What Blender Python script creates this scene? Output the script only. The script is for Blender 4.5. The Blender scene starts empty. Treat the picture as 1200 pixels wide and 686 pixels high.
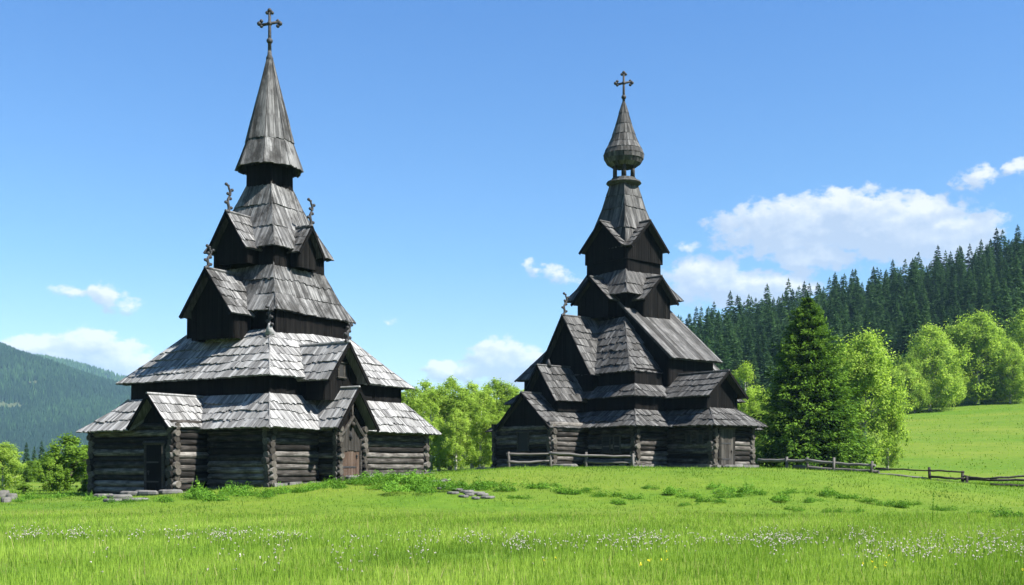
import bpy, math, random
import numpy as np
from mathutils import Vector

random.seed(7)
S = bpy.context.scene
COL = S.collection
R = math.radians
F, HY, CAMZ = 1300.0, 548.0, 1.7          # focal in 1200-px units, horizon row, eye height

def X(px, Y): return (px - 600.0) / F * Y
def Z(py, Y): return CAMZ + (HY - py) / F * Y

# ------------------------------------------------------------------ terrain
AX = [-400, -40, -24, -18, -11, -4, 0, 6, 13, 17.5, 20, 23, 28, 40, 60, 400]
AZ = [0.0, 0.0, .20, .45, .95, 1.35, 1.6, 1.68, 1.66, 1.40, 1.10, .80, .66, .40, .1, .1]
def sst(a, b, t):
    t = np.clip((t - a) / (b - a), 0, 1)
    return t * t * (3 - 2 * t)
def H(x, y):
    x = np.asarray(x, float); y = np.asarray(y, float)
    m = np.interp(x, AX, AZ) * sst(39, 54, y) * (1 - .75 * sst(84, 110, y))
    # meadow and wooded hill on the right
    u_ = x - (y - 100) * .12; mx = sum(np.interp(u_ + d_, [-75, -33, 0, 21, 45, 64, 104, 132, 220], [0, .12, .45, .64, .75, .82, 1.02, 1.16, 1.5]) for d_ in (-8, -4, 0, 4, 8)) / 5
    meadow = mx * np.interp(y, [0, 78, 90, 200, 230, 360, 420, 700, 1200], [0, 0, .6, 16, 22, 57, 60, 30, 0])
    right = np.interp(x, [-1e4, 95, 180, 400, 800, 1e4], [0, 0, .0, .0, 0, 0]) * np.interp(y, [100, 200, 360, 800], [0, 1, 1, 0])
    hill = meadow * (1 + right)
    und = .10 * np.sin(x * .31 + 1.3) * np.sin(y * .23 + .4) + .05 * np.sin(x * .9 + y * .37) * np.sin(y * .71 - x * .2)
    und = und * sst(14, 30, y) * .6
    return m + hill + und

# ------------------------------------------------------------------ node helpers
def new_mat(name):
    m = bpy.data.materials.new(name); m.use_nodes = True
    nt = m.node_tree; nt.nodes.clear()
    out = nt.nodes.new('ShaderNodeOutputMaterial')
    return m, nt, out
class G:
    def __init__(s, nt): s.nt = nt
    def n(s, t, **kw):
        nd = s.nt.nodes.new(t)
        for k, v in kw.items():
            if k.startswith('i_'):
                key = k[2:]; nd.inputs[int(key) if key.isdigit() else key.replace('_', ' ')].default_value = v
            else: setattr(nd, k, v)
        return nd
    def l(s, a, b): s.nt.links.new(a, b)
    def math(s, op, a, b=None, c=None, clamp=False):
        nd = s.n('ShaderNodeMath', operation=op, use_clamp=clamp)
        for i, v in enumerate((a, b, c)):
            if v is None: continue
            if isinstance(v, (int, float)): nd.inputs[i].default_value = v
            else: s.l(v, nd.inputs[i])
        return nd.outputs[0]
    def vm(s, op, a, b=None, out=0):
        nd = s.n('ShaderNodeVectorMath', operation=op)
        for i, v in enumerate((a, b)):
            if v is None: continue
            if isinstance(v, (tuple, list)): nd.inputs[i].default_value = v
            else: s.l(v, nd.inputs[i])
        return nd.outputs[out]
    def ramp(s, fac, stops, interp='LINEAR'):
        nd = s.n('ShaderNodeValToRGB'); cr = nd.color_ramp; cr.interpolation = interp
        while len(cr.elements) < len(stops): cr.elements.new(.5)
        for e, (p, c) in zip(cr.elements, stops):
            e.position = p; e.color = (*c, 1) if len(c) == 3 else c
        s.l(fac, nd.inputs[0]); return nd.outputs[0]
    def noise(s, vec, scale, detail=4, rough=.55, dist=0):
        nd = s.n('ShaderNodeTexNoise', i_Scale=scale, i_Detail=detail, i_Roughness=rough, i_Distortion=dist)
        if vec is not None: s.l(vec, nd.inputs['Vector'])
        return nd.outputs[0]
    def mix(s, fac, a, b, blend='MIX'):
        nd = s.n('ShaderNodeMix', data_type='RGBA', blend_type=blend)
        for k, v in ((0, fac), (6, a), (7, b)):
            if isinstance(v, (int, float)): nd.inputs[k].default_value = v
            elif isinstance(v, tuple): nd.inputs[k].default_value = (*v, 1)
            else: s.l(v, nd.inputs[k])
        return nd.outputs[2]
    def attr(s, name): return s.n('ShaderNodeAttribute', attribute_name=name).outputs['Fac']
    def scale(s, vec, v): return s.vm('MULTIPLY', vec, v)

def wood(name, stops, streak=(16, 1.1, 1), tone_w=.55, rough=.85, bump=.35, blotch=.25, stain=None):
    m, nt, out = new_mat(name); g = G(nt)
    uv = g.n('ShaderNodeTexCoord').outputs['UV']
    st = g.noise(g.scale(uv, streak), 1.0, 6, .65)
    bl = g.noise(g.scale(uv, (1.3, .7, 1)), 1.0, 4, .6)
    t = g.attr('tone')
    f = g.math('MULTIPLY', t, tone_w)
    f = g.math('MULTIPLY_ADD', g.math('SUBTRACT', st, .5), 1.0, f)
    f = g.math('MULTIPLY_ADD', g.math('SUBTRACT', bl, .5), blotch * 2, f)
    f = g.math('ADD', f, .5 * (1 - tone_w), clamp=True)
    c = g.ramp(f, stops)
    if stain:
        pos = g.n('ShaderNodeTexCoord').outputs['Object']
        s1 = g.noise(g.scale(pos, (1, 1, .5)), 1.1, 8, .72)
        c = g.mix(g.math('MULTIPLY', g.ramp(s1, [(.46, (0, 0, 0)), (.60, (1, 1, 1))]), stain[1]), c, stain[0])
    b = g.n('ShaderNodeBsdfPrincipled', i_Roughness=rough)
    b.inputs['Specular IOR Level'].default_value = .06
    g.l(c, b.inputs['Base Color'])
    bp = g.n('ShaderNodeBump', i_Strength=bump, i_Distance=.02)
    g.l(st, bp.inputs['Height']); g.l(bp.outputs[0], b.inputs['Normal'])
    g.l(b.outputs[0], out.inputs[0])
    return m

M = {}
M['shingle'] = wood('weathered_shingle', [(0, (0.02585, 0.02527, 0.02468)), (.35, (0.09988, 0.09871, 0.09754)), (.65, (0.235, 0.2338, 0.2303)), (1, (0.4231, 0.4207, 0.4136))], stain=((0.08225, 0.07873, 0.07169), .28))
M['shingle_old'] = wood('stained_shingle', [(0, (.012, .0117, .0115)), (.35, (.058, .0575, .057)), (.65, (.145, .144, .142)), (1, (.29, .288, .284))], stain=((.022, .021, .0195), .85))
M['shingle_dark'] = wood('dark_shingle', [(0, (0.009672, 0.009269, 0.008866)), (.35, (0.03627, 0.03546, 0.03466)), (.65, (0.09269, 0.09108, 0.08866)), (1, (0.2176, 0.2152, 0.2096))], stain=((0.02418, 0.02337, 0.02096), .5))
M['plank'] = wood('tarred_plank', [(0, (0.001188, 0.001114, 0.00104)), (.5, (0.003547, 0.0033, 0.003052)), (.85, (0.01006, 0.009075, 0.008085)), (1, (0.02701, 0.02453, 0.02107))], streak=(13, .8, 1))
M['log'] = wood('old_log', [(0, (.003, .0027, .0024)), (.4, (.012, .011, .0098)), (.62, (.048, .0435, .039)), (.85, (.15, .14, .128)), (1, (.25, .235, .215))], streak=(1.2, 22, 1), tone_w=.6, bump=.7, blotch=.35)
M['log_end'] = wood('log_end_grain', [(0, (0.00612, 0.005355, 0.00459)), (.5, (0.03825, 0.03442, 0.02907)), (1, (0.1224, 0.1109, 0.09563))], streak=(9, 9, 1))
M['door'] = wood('door_plank', [(0, (0.016, 0.0112, 0.0088)), (.5, (0.0496, 0.0328, 0.024)), (1, (0.12, 0.092, 0.072))], streak=(14, 1, 1))
M['greyboard'] = wood('grey_board', [(0, (0.009, 0.00825, 0.007125)), (.5, (0.03375, 0.03075, 0.027)), (1, (0.105, 0.0975, 0.08625))], streak=(14, 1, 1))
M['rail'] = wood('silvered_rail', [(0, (0.0216, 0.02016, 0.01872)), (.5, (0.0864, 0.08064, 0.07344)), (1, (0.2016, 0.1908, 0.18))], streak=(1.2, 20, 1))

def simple(name, c, rough=.6, metal=0, nscale=0, c2=None, coords='Object'):
    m, nt, out = new_mat(name); g = G(nt)
    b = g.n('ShaderNodeBsdfPrincipled', i_Roughness=rough, i_Metallic=metal)
    b.inputs['Base Color'].default_value = (*c, 1)
    if nscale:
        n = g.noise(g.n('ShaderNodeTexCoord').outputs[coords], nscale, 6, .65)
        g.l(g.mix(g.ramp(n, [(.35, (0, 0, 0)), (.65, (1, 1, 1))]), c, c2), b.inputs['Base Color'])
        bp = g.n('ShaderNodeBump', i_Strength=.5, i_Distance=.05); g.l(n, bp.inputs['Height']); g.l(bp.outputs[0], b.inputs['Normal'])
    g.l(b.outputs[0], out.inputs[0]); return m
M['iron'] = simple('wrought_iron', (.007, .0075, .008), .7, 0, 20, (.016, .015, .015))
M['void'] = simple('dark_opening', (.006, .006, .006), .9)
M['stone'] = simple('field_stone', (0.0585, 0.0549, 0.0504), .9, 0, 3.0, (0.117, 0.1125, 0.1035))
M['stone_dark'] = simple('mossy_stone', (0.054, 0.05175, 0.045), .9, 0, 2.5, (0.135, 0.1283, 0.117))
M['bark'] = simple('dark_bark', (.045, .035, .026), .9, 0, 6, (.10, .08, .06))
M['birch_bark'] = simple('birch_bark', (.55, .53, .49), .8, 0, 3.2, (.10, .09, .08))

def leafmat(name, stops, trans=.35, tcol=1.3, vary=.25):
    m, nt, out = new_mat(name); g = G(nt)
    t = g.attr('tone')
    oi = g.n('ShaderNodeObjectInfo').outputs['Random']
    f = g.math('MULTIPLY_ADD', g.math('SUBTRACT', oi, .5), vary, t, clamp=True)
    c = g.ramp(f, stops)
    d = g.n('ShaderNodeBsdfPrincipled', i_Roughness=.6); g.l(c, d.inputs['Base Color'])
    d.inputs['Specular IOR Level'].default_value = .04
    tr = g.n('ShaderNodeBsdfTranslucent')
    g.l(g.mix(1.0, c, (tcol * 1.05, tcol * 1.1, tcol * .6), 'MULTIPLY'), tr.inputs[0])
    ms = g.n('ShaderNodeMixShader', i_0=trans)
    g.l(d.outputs[0], ms.inputs[1]); g.l(tr.outputs[0], ms.inputs[2]); g.l(ms.outputs[0], out.inputs[0])
    return m
M['birch_leaf'] = leafmat('birch_leaf', [(0, (0.0616, 0.1064, 0.01568)), (.5, (0.1848, 0.2778, 0.04032)), (1, (0.3136, 0.4032, 0.084))], .45, 1.6)
M['bush_leaf'] = leafmat('bush_leaf', [(0, (0.036, 0.0765, 0.009)), (.5, (0.09, 0.162, 0.018)), (1, (0.162, 0.252, 0.0315))], .4, 1.5)
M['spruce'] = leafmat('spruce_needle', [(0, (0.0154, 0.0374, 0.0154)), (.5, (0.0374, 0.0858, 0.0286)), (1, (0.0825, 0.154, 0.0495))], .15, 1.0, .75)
M['conifer'] = leafmat('fresh_conifer_needle', [(0, (0.00312, 0.00936, 0.00234)), (.35, (0.00936, 0.02808, 0.00468)), (.65, (0.0351, 0.0858, 0.00936)), (1, (0.117, 0.2106, 0.0234))], .2, 1.2, .1)  # low stops paint shade into the inner needles; high stops are fresh tips
M['weed'] = leafmat('weed_leaf', [(0, (0.04, 0.1, 0.012)), (.5, (0.085, 0.19, 0.02)), (1, (0.16, 0.3, 0.035))], .3, 1.3)
M['grass'] = leafmat('grass_blade', [(0, (0.05922, 0.1169, 0.01481)), (.5, (0.1461, 0.2393, 0.02885)), (1, (0.2415, 0.3303, 0.05497))], .35, 1.4)
M['petal'] = leafmat('white_petal', [(0, (.34, .29, .28)), (1, (.56, .51, .50))], .3, 1.0, 0)
M['petal_y'] = leafmat('yellow_petal', [(0, (.65, .5, .03)), (1, (.8, .68, .05))], .3, 1.0, 0)

def ground_mat():
    m, nt, out = new_mat('meadow_ground'); g = G(nt)
    pos = g.n('ShaderNodeTexCoord').outputs['Object']
    n1 = g.noise(g.scale(pos, (.6, 1.4, 1)), .07, 7, .68); n2 = g.noise(g.scale(pos, (1, 1, 1)), 1.7, 6, .7); n3 = g.noise(g.scale(pos, (.35, 1.2, 1)), .22, 4, .6)
    c = g.ramp(n2, [(.25, (.034, .078, .008)), (.55, (.064, .122, .011)), (.8, (.1, .158, .018))])
    c = g.mix(g.math('MULTIPLY', g.ramp(n1, [(.38, (0, 0, 0)), (.62, (1, 1, 1))]), .55), c, (.135, .152, .024))
    c = g.mix(g.math('MULTIPLY', g.ramp(n3, [(.45, (0, 0, 0)), (.7, (1, 1, 1))]), .4), c, (.05, .10, .012))
    b = g.n('ShaderNodeBsdfPrincipled', i_Roughness=.9); b.inputs['Specular IOR Level'].default_value = .05
    g.l(c, b.inputs['Base Color'])
    bp = g.n('ShaderNodeBump', i_Strength=.6, i_Distance=.08); g.l(n2, bp.inputs['Height']); g.l(bp.outputs[0], b.inputs['Normal'])
    g.l(b.outputs[0], out.inputs[0]); return m
M['ground'] = ground_mat()

def mountain_mat(name, clear):
    m, nt, out = new_mat(name); g = G(nt)
    pos = g.n('ShaderNodeTexCoord').outputs['Object']
    n1 = g.math('MULTIPLY_ADD', g.noise(pos, .012, 4, .7), .5, g.math('MULTIPLY', g.noise(pos, .07, 5, .8), .5)); n2 = g.noise(pos, .004, 6, .6, .5)
    c = g.ramp(n1, [(.43, (.0003, .001, .001)), (.5, (.006, .014, .008)), (.585, (.017, .032, .025))])
    c = g.mix(g.math('MULTIPLY', g.ramp(n2, [(.45, (0, 0, 0)), (.6, (1, 1, 1))]), .4), c, (.012, .024, .014))
    f = None
    wob = g.math('MULTIPLY', g.math('SUBTRACT', g.noise(pos, .045, 6, .75), .5), 4.5)
    for (cx, cy, cz, rx, rz) in clear:
        d = g.vm('MULTIPLY', g.vm('SUBTRACT', pos, (cx, cy, cz)), (1 / rx, 0, 1 / rz))
        q = g.math('SUBTRACT', 1.0, g.vm('DOT_PRODUCT', d, d, 1))
        f = q if f is None else g.math('MAXIMUM', f, q)
    if f is not None:
        f = g.math('MULTIPLY', g.math('ADD', f, wob), 4, clamp=True)
        c = g.mix(g.math('MULTIPLY', f, .6), c, (.085, .10, .045))
    b = g.n('ShaderNodeBsdfPrincipled', i_Roughness=.95); b.inputs['Specular IOR Level'].default_value = 0
    g.l(c, b.inputs['Base Color'])
    bp = g.n('ShaderNodeBump', i_Strength=1, i_Distance=12); g.l(n1, bp.inputs['Height']); g.l(bp.outputs[0], b.inputs['Normal'])
    g.l(b.outputs[0], out.inputs[0]); return m

# ------------------------------------------------------------------ mesh helpers
class MB:
    def __init__(s): s.v = []; s.f = []; s.uv = []; s.t = []; s.mi = []; s.sm = []
    def poly(s, pts, uvs=None, tone=.5, mi=0, smooth=False):
        b = len(s.v); s.v.extend(tuple(p) for p in pts); s.f.append(list(range(b, b + len(pts))))
        s.uv.extend(uvs if uvs is not None else [(p[0] + p[1], p[2]) for p in pts]); s.t.append(tone); s.mi.append(mi); s.sm.append(smooth)
    def face(s, idx, uvs, tone, mi=0, smooth=False):
        s.f.append(list(idx)); s.uv.extend(uvs); s.t.append(tone); s.mi.append(mi); s.sm.append(smooth)
    def build(s, name, mats, parent=None):
        me = bpy.data.meshes.new(name)
        me.from_pydata(s.v, [], s.f)
        if not isinstance(mats, (list, tuple)): mats = [mats]
        for m in mats: me.materials.append(m)
        uvl = me.uv_layers.new(name='UVMap'); uvl.data.foreach_set('uv', np.array(s.uv, np.float32).ravel())
        a = me.attributes.new('tone', 'FLOAT', 'FACE'); a.data.foreach_set('value', np.array(s.t, np.float32))
        me.polygons.foreach_set('material_index', np.array(s.mi, np.int32))
        me.polygons.foreach_set('use_smooth', np.array(s.sm, bool))
        me.update()
        return link(name, me, parent)
def link(name, me, parent=None):
    o = bpy.data.objects.new(name, me); COL.objects.link(o)
    if parent is not None: o.parent = parent
    return o
def npmesh(name, verts, nper, tone, mats, mi=None):
    """faces of nper vertices each, unshared"""
    verts = np.asarray(verts, np.float32).reshape(-1, 3); nv = len(verts); nf = nv // nper
    me = bpy.data.meshes.new(name)
    me.vertices.add(nv); me.vertices.foreach_set('co', verts.ravel())
    me.loops.add(nv); me.loops.foreach_set('vertex_index', np.arange(nv, dtype=np.int32))
    me.polygons.add(nf); me.polygons.foreach_set('loop_start', np.arange(0, nv, nper, dtype=np.int32))
    a = me.attributes.new('tone', 'FLOAT', 'FACE'); a.data.foreach_set('value', np.clip(np.asarray(tone, np.float32), 0, 1))
    for m in (mats if isinstance(mats, (list, tuple)) else [mats]): me.materials.append(m)
    if mi is not None: me.polygons.foreach_set('material_index', np.asarray(mi, np.int32))
    me.update(calc_edges=True); me.validate()
    return me
def tag(o, label=None, cat=None, group=None, kind=None):
    if label: o['label'] = label
    if cat: o['category'] = cat
    if group: o['group'] = group
    if kind: o['kind'] = kind
    return o
def empty(name, loc, rz=0.0):
    o = bpy.data.objects.new(name, None); COL.objects.link(o); o.location = loc; o.rotation_euler = (0, 0, rz); o.empty_display_size = .2
    return o
def copy_tree(o, parent=None):
    c = o.copy(); COL.objects.link(c)
    if parent is not None: c.parent = parent
    for ch in o.children: copy_tree(ch, c)
    return c

def clip2(poly, keep):
    """clip polygon by half planes (a,b,c): a*s+b*t<=c"""
    for (a, b, c) in keep:
        out = []
        n = len(poly)
        for i in range(n):
            p, q = poly[i], poly[(i + 1) % n]
            dp = a * p[0] + b * p[1] - c; dq = a * q[0] + b * q[1] - c
            if dp <= 0: out.append(p)
            if (dp < 0 < dq) or (dq < 0 < dp):
                k = dp / (dp - dq); out.append((p[0] + (q[0] - p[0]) * k, p[1] + (q[1] - p[1]) * k))
        poly = out
        if len(poly) < 3: return []
    return poly

def clad(mb, pts, down, hint, row=.56, wr=(.09, .22), th=.03, lap=.016, jit=.05, slab=.06, tone=(.2, .85), eave=0.0, rnd=random):
    """cover the convex polygon pts (3D) with overlapping boards running along 'down'"""
    P = [Vector(p) for p in pts]
    n = Vector((0, 0, 0))
    for i in range(len(P)):
        n += (P[i] - P[0]).cross(P[(i + 1) % len(P)] - P[0])
    n.normalize()
    if n.dot(Vector(hint)) < 0: n = -n; P.reverse()
    d = Vector(down); d -= n * d.dot(n); d.normalize()
    t = -d; s = t.cross(n); s.normalize()
    o = P[0]
    q = [((p - o).dot(s), (p - o).dot(t)) for p in P]
    area = sum(q[i][0] * q[(i + 1) % len(q)][1] - q[(i + 1) % len(q)][0] * q[i][1] for i in range(len(q)))
    if area < 0: q.reverse(); P.reverse()
    hp = []
    for i in range(len(q)):
        a, b = q[i], q[(i + 1) % len(q)]
        ex, ey = b[0] - a[0], b[1] - a[1]; L = math.hypot(ex, ey)
        if L < 1e-6: continue
        nx, ny = ey / L, -ex / L
        c = nx * a[0] + ny * a[1]
        if ny < -.9: c += eave + jit
        hp.append((nx, ny, c))
    to3 = lambda a, b, h: o + s * a + t * b + n * h
    # slab
    if slab:
        up = [p + n * 0 for p in P]; lo = [p - n * slab for p in P]
        mb.poly(up, None, .1); mb.poly(lo[::-1], None, .1)
        for i in range(len(P)):
            j = (i + 1) % len(P); mb.poly([lo[i], lo[j], up[j], up[i]], [(0, 0), (1, 0), (1, .05), (0, .05)], .3)
    smin, smax = min(a for a, _ in q), max(a for a, _ in q); tmin, tmax = min(b for _, b in q), max(b for _, b in q)
    nrow = 1 if not row else max(1, round((tmax - tmin) / row))
    rh = (tmax - tmin) / nrow
    for r in range(nrow):
        tb, tt = tmin + r * rh, tmin + (r + 1) * rh
        a = smin - rnd.random() * .2; ph = rnd.random() * 6
        while a < smax:
            w = rnd.uniform(*wr); b = a + w
            bot = tb - rnd.random() * jit * (1.0 if r == 0 else 2.0) - (eave if r == 0 else 0.0); top = tt + (.04 if r < nrow - 1 else 0); bot -= (.05 * math.sin(a * 2.1 + ph * 2) if row and r else 0)
            cell = clip2([(a, bot), (b - .006, bot), (b - .006, top), (a, top)], hp)
            if cell:
                hb = th * rnd.uniform(.7, 1.5) + lap * rnd.uniform(.7, 1.3); ht = th * rnd.uniform(.3, .6)
                tw = rnd.uniform(-.016, .016); wv_ = .022 * math.sin(a * 1.3 + ph) * (1 if row else 0); hb += wv_ + .022; ht += wv_ * .5 + .01
                hh = [hb + (ht - hb) * (c[1] - tb) / rh + tw * (c[0] - a) / w for c in cell]
                top3 = [to3(c[0], c[1], h) for c, h in zip(cell, hh)]
                bot3 = [to3(c[0], c[1], -.008) for c in cell]
                u0, v0 = rnd.random() * 40, rnd.random() * 40
                tn = rnd.uniform(*tone)
                if rnd.random() < .07: tn *= .4
                mb.poly(top3, [(c[0] - a + u0, c[1] - tb + v0) for c in cell], tn)
                for i in range(len(cell)):
                    j = (i + 1) % len(cell)
                    mb.poly([bot3[i], bot3[j], top3[j], top3[i]], [(u0, v0), (u0 + .2, v0), (u0 + .2, v0 + .03), (u0, v0 + .03)], tn * .6)
            a = b
def box(mb, c, sx, sy, sz, rz=0, tone=.5, jit=0.0, mi=0, rnd=random, tilt=(0, 0)):
    ca, sa = math.cos(rz), math.sin(rz); V = []
    for dz in (-1, 1):
        for dx, dy in ((-1, -1), (1, -1), (1, 1), (-1, 1)):
            x = dx * sx / 2 + rnd.uniform(-jit, jit); y = dy * sy / 2 + rnd.uniform(-jit, jit); z = dz * sz / 2 + rnd.uniform(-jit, jit) * .5 + x * tilt[0] + y * tilt[1]
            V.append((c[0] + x * ca - y * sa, c[1] + x * sa + y * ca, c[2] + z))
    dims = {0: (sx, sy), 1: (sx, sy), 2: (sx, sz), 3: (sy, sz), 4: (sx, sz), 5: (sy, sz)}
    for k, f in enumerate(((3, 2, 1, 0), (4, 5, 6, 7), (0, 1, 5, 4), (1, 2, 6, 5), (2, 3, 7, 6), (3, 0, 4, 7))):
        a, b = dims[k]; mb.poly([V[i] for i in f], [(0, 0), (a, 0), (a, b), (0, b)], tone, mi)
def tube(mb, path, radii, seg=10, tone=.5, cap=True, wob=0.0, mi=0, capmi=None, rnd=random, smooth=True):
    P = [Vector(p) for p in path]; n = len(P)
    base = len(mb.v); acc = 0; Ls = []
    for i in range(n):
        if i: acc += (P[i] - P[i - 1]).length
        Ls.append(acc)
        d = (P[min(i + 1, n - 1)] - P[max(i - 1, 0)]).normalized()
        a = Vector((0, 0, 1)) if abs(d.z) < .9 else Vector((1, 0, 0))
        e1 = d.cross(a).normalized(); e2 = e1.cross(d).normalized()
        for k in range(seg):
            th = 2 * math.pi * k / seg; r = radii[i] * (1 + rnd.uniform(-wob, wob))
            mb.v.append(tuple(P[i] + e1 * (math.cos(th) * r) + e2 * (math.sin(th) * r)))
    u0 = rnd.random() * 50; rm = max(radii)
    for i in range(n - 1):
        for k in range(seg):
            k2 = (k + 1) % seg
            mb.face([base + i * seg + k, base + (i + 1) * seg + k, base + (i + 1) * seg + k2, base + i * seg + k2],
                    [(u0 + Ls[i], u0 + k / seg * 6.28 * rm), (u0 + Ls[i + 1], u0 + k / seg * 6.28 * rm), (u0 + Ls[i + 1], u0 + (k + 1) / seg * 6.28 * rm), (u0 + Ls[i], u0 + (k + 1) / seg * 6.28 * rm)], tone, mi, smooth)
    if cap:
        cm = mi if capmi is None else capmi
        for i, rev in ((0, False), (n - 1, True)):
            idx = [base + i * seg + k for k in range(seg)]
            if rev: idx = idx[::-1]
            mb.face(idx, [(u0 + math.cos(6.28 * k / seg) * rm, u0 + math.sin(6.28 * k / seg) * rm) for k in range(seg)], min(1, tone + .1), cm)
def ball(mb, c, r, seg=8, rings=5, tone=.5, sq=1.0, mi=0):
    base = len(mb.v); c = Vector(c)
    for i in range(rings + 1):
        ph = math.pi * i / rings
        for k in range(seg):
            th = 2 * math.pi * k / seg
            mb.v.append((c.x + r * math.sin(ph) * math.cos(th), c.y + r * math.sin(ph) * math.sin(th), c.z + r * sq * math.cos(ph)))
    for i in range(rings):
        for k in range(seg):
            k2 = (k + 1) % seg
            mb.face([base + i * seg + k, base + (i + 1) * seg + k, base + (i + 1) * seg + k2, base + i * seg + k2], [(0, 0), (.1, 0), (.1, .1), (0, .1)], tone, mi, True)

# ------------------------------------------------------------------ church kit
class Church:
    def __init__(s, name, loc, rz, seed, shingle):
        s.root = empty(name, loc, rz); s.z0 = loc[2]; s.rnd = random.Random(seed); s.sh = shingle
    def p(s, x, y, z): return Vector((x, y, z - s.z0))
    def ngon(s, r, z, rot, n, c=(0, 0)):
        # n=4: r is the half side
        k = r / math.cos(math.pi / n)
        return [s.p(c[0] + k * math.cos(rot + math.pi / n + 2 * math.pi * i / n), c[1] + k * math.sin(rot + math.pi / n + 2 * math.pi * i / n), z) for i in range(n)]
    def frustum_roof(s, name, rings, rot=0, n=4, c=(0, 0), row=.56, mat=None, wr=(.09, .22), jit=.07, th=.03, lap=.016):
        """rings: (r,z) from the eave up"""
        mb = MB()
        for k in range(len(rings) - 1):
            a = s.ngon(*rings[k], rot, n, c); b = s.ngon(*rings[k + 1], rot, n, c)
            for i in range(n):
                j = (i + 1) % n
                mid = (a[i] + a[j]) / 2; out = Vector((mid.x - c[0], mid.y - c[1], 0)).normalized()
                tm = (b[i] + b[j]) / 2
                pts = [a[i], a[j], b[j], b[i]] if rings[k + 1][0] > .03 else [a[i], a[j], tm]
                clad(mb, pts, mid - tm, out + Vector((0, 0, .6)), row, wr, th, lap, jit, .05, rnd=s.rnd, eave=.03 if k == 0 else .05)
        if n == 4 or len(rings) > 1:        # ridge boards along the hips
            for k in range(len(rings) - 1):
                a = s.ngon(*rings[k], rot, n, c); b = s.ngon(*rings[k + 1], rot, n, c)
                if n == 4:
                    for i in range(4):
                        up = Vector((0, 0, .045)); tube(mb, [a[i] + up, (a[i] + b[i]) / 2 + up, b[i] + up], [.04, .04, .035], 5, s.rnd.uniform(.3, .6), rnd=s.rnd, smooth=False)
        return mb.build(name, mat or s.sh, s.root)
    def plank_wall(s, name, r, z0, z1, rot=0, n=4, c=(0, 0), mat=None, r1=None, wr=(.14, .26)):
        mb = MB(); a = s.ngon(r, z0, rot, n, c); b = s.ngon(r1 or r, z1, rot, n, c)
        for i in range(n):
            j = (i + 1) % n; mid = (a[i] + a[j]) / 2
            clad(mb, [a[i], a[j], b[j], b[i]], (0, 0, -1), Vector((mid.x - c[0], mid.y - c[1], 0)), 0, wr, .025, 0, .02, .05, rnd=s.rnd)
        return mb.build(name, mat or M['plank'], s.root)
    def log_wall(s, name, p0, p1, z0, z1, off=0, dia=.32, e0=.28, e1=.28):
        """stack of round logs from p0 to p1, running past the corner at both ends"""
        mb = MB(); a = Vector((*p0, 0)); b = Vector((*p1, 0)); d = (b - a).normalized(); L = (b - a).length
        nrm = Vector((d.y, -d.x, 0)); pitch = dia * .92; z = z0 + off * pitch
        while z < z1:
            n = max(3, int(L / .9)); x0, x1 = -e0 * s.rnd.uniform(.75, 1.25), L + e1 * s.rnd.uniform(.75, 1.25)
            r = dia / 2 * s.rnd.uniform(.92, 1.1); tap = s.rnd.uniform(-.07, .07)
            path = [a + d * (x0 + (x1 - x0) * i / n) + nrm * s.rnd.uniform(-.018, .018) + Vector((0, 0, z - s.z0 + s.rnd.uniform(-.012, .012))) for i in range(n + 1)]
            tube(mb, path, [r * (1 + tap * (i / n - .5)) for i in range(n + 1)], 12, s.rnd.uniform(.15, .95), wob=.05, capmi=1, rnd=s.rnd)
            z += pitch
        return mb.build(name, [M['log'], M['log_end']], s.root)
    def axes(s, face):
        return ((0, -1), (1, 0)) if face == 'A' else ((1, 0), (0, 1)) if face == 'B' else ((0, 1), (-1, 0)) if face == 'C' else ((-1, 0), (0, -1))
    def q(s, face, o, t, z):
        u, v = s.axes(face); return s.p(u[0] * o + v[0] * t, u[1] * o + v[1] * t, z)
    def gable(s, face, c, w, d0, dw, dv, zb, ze, zr, oh=.3, rot=0, wall=True, roof_name='gable_roof', wall_name='gable_wall', flare=0, row=.56, barge=True, sides=(1, -1)):
        def P(o, t, z):
            v = s.q(face, o, t, z)
            if rot:
                ca, sa = math.cos(rot), math.sin(rot); v = Vector((v.x * ca - v.y * sa, v.x * sa + v.y * ca, v.z))
            return v
        O = P(1, c, s.z0) - P(0, c, s.z0); T = P(0, 1, s.z0) - P(0, 0, s.z0)
        mb = MB(); k = (zr - ze) / w
        for sg in (1, -1):
            ew = w + oh; ez = ze - oh * k
            clad(mb, [P(dv, c + sg * ew, ez), P(d0, c + sg * ew, ez), P(d0, c, zr), P(dv, c, zr)], P(0, c + sg * ew, ez) - P(0, c, zr), T * sg + Vector((0, 0, 1)), row, rnd=s.rnd, jit=.06, slab=.06)
        up = Vector((0, 0, .07)); tube(mb, [P(d0, c, zr) + up, P((d0 + dv) / 2, c, zr) + up, P(dv + .06, c, zr) + up], [.07] * 3, 6, .55, rnd=s.rnd, smooth=False)
        mb.build(roof_name, s.sh, s.root)
        if wall:
            mb = MB(); clad(mb, [P(dw, c - w, zb), P(dw, c + w, zb), P(dw, c + w, ze), P(dw, c, zr - .03), P(dw, c - w, ze)], (0, 0, -1), O, 0, (.14, .24), .025, 0, .03, .05, rnd=s.rnd)
            for sg in sides:
                clad(mb, [P(d0, c + sg * w, zb), P(dw, c + sg * w, zb), P(dw, c + sg * w, ze), P(d0, c + sg * w, ze)], (0, 0, -1), T * sg, 0, (.14, .24), .025, 0, .03, .05, rnd=s.rnd)
            mb.build(wall_name, M['plank'], s.root)
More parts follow.
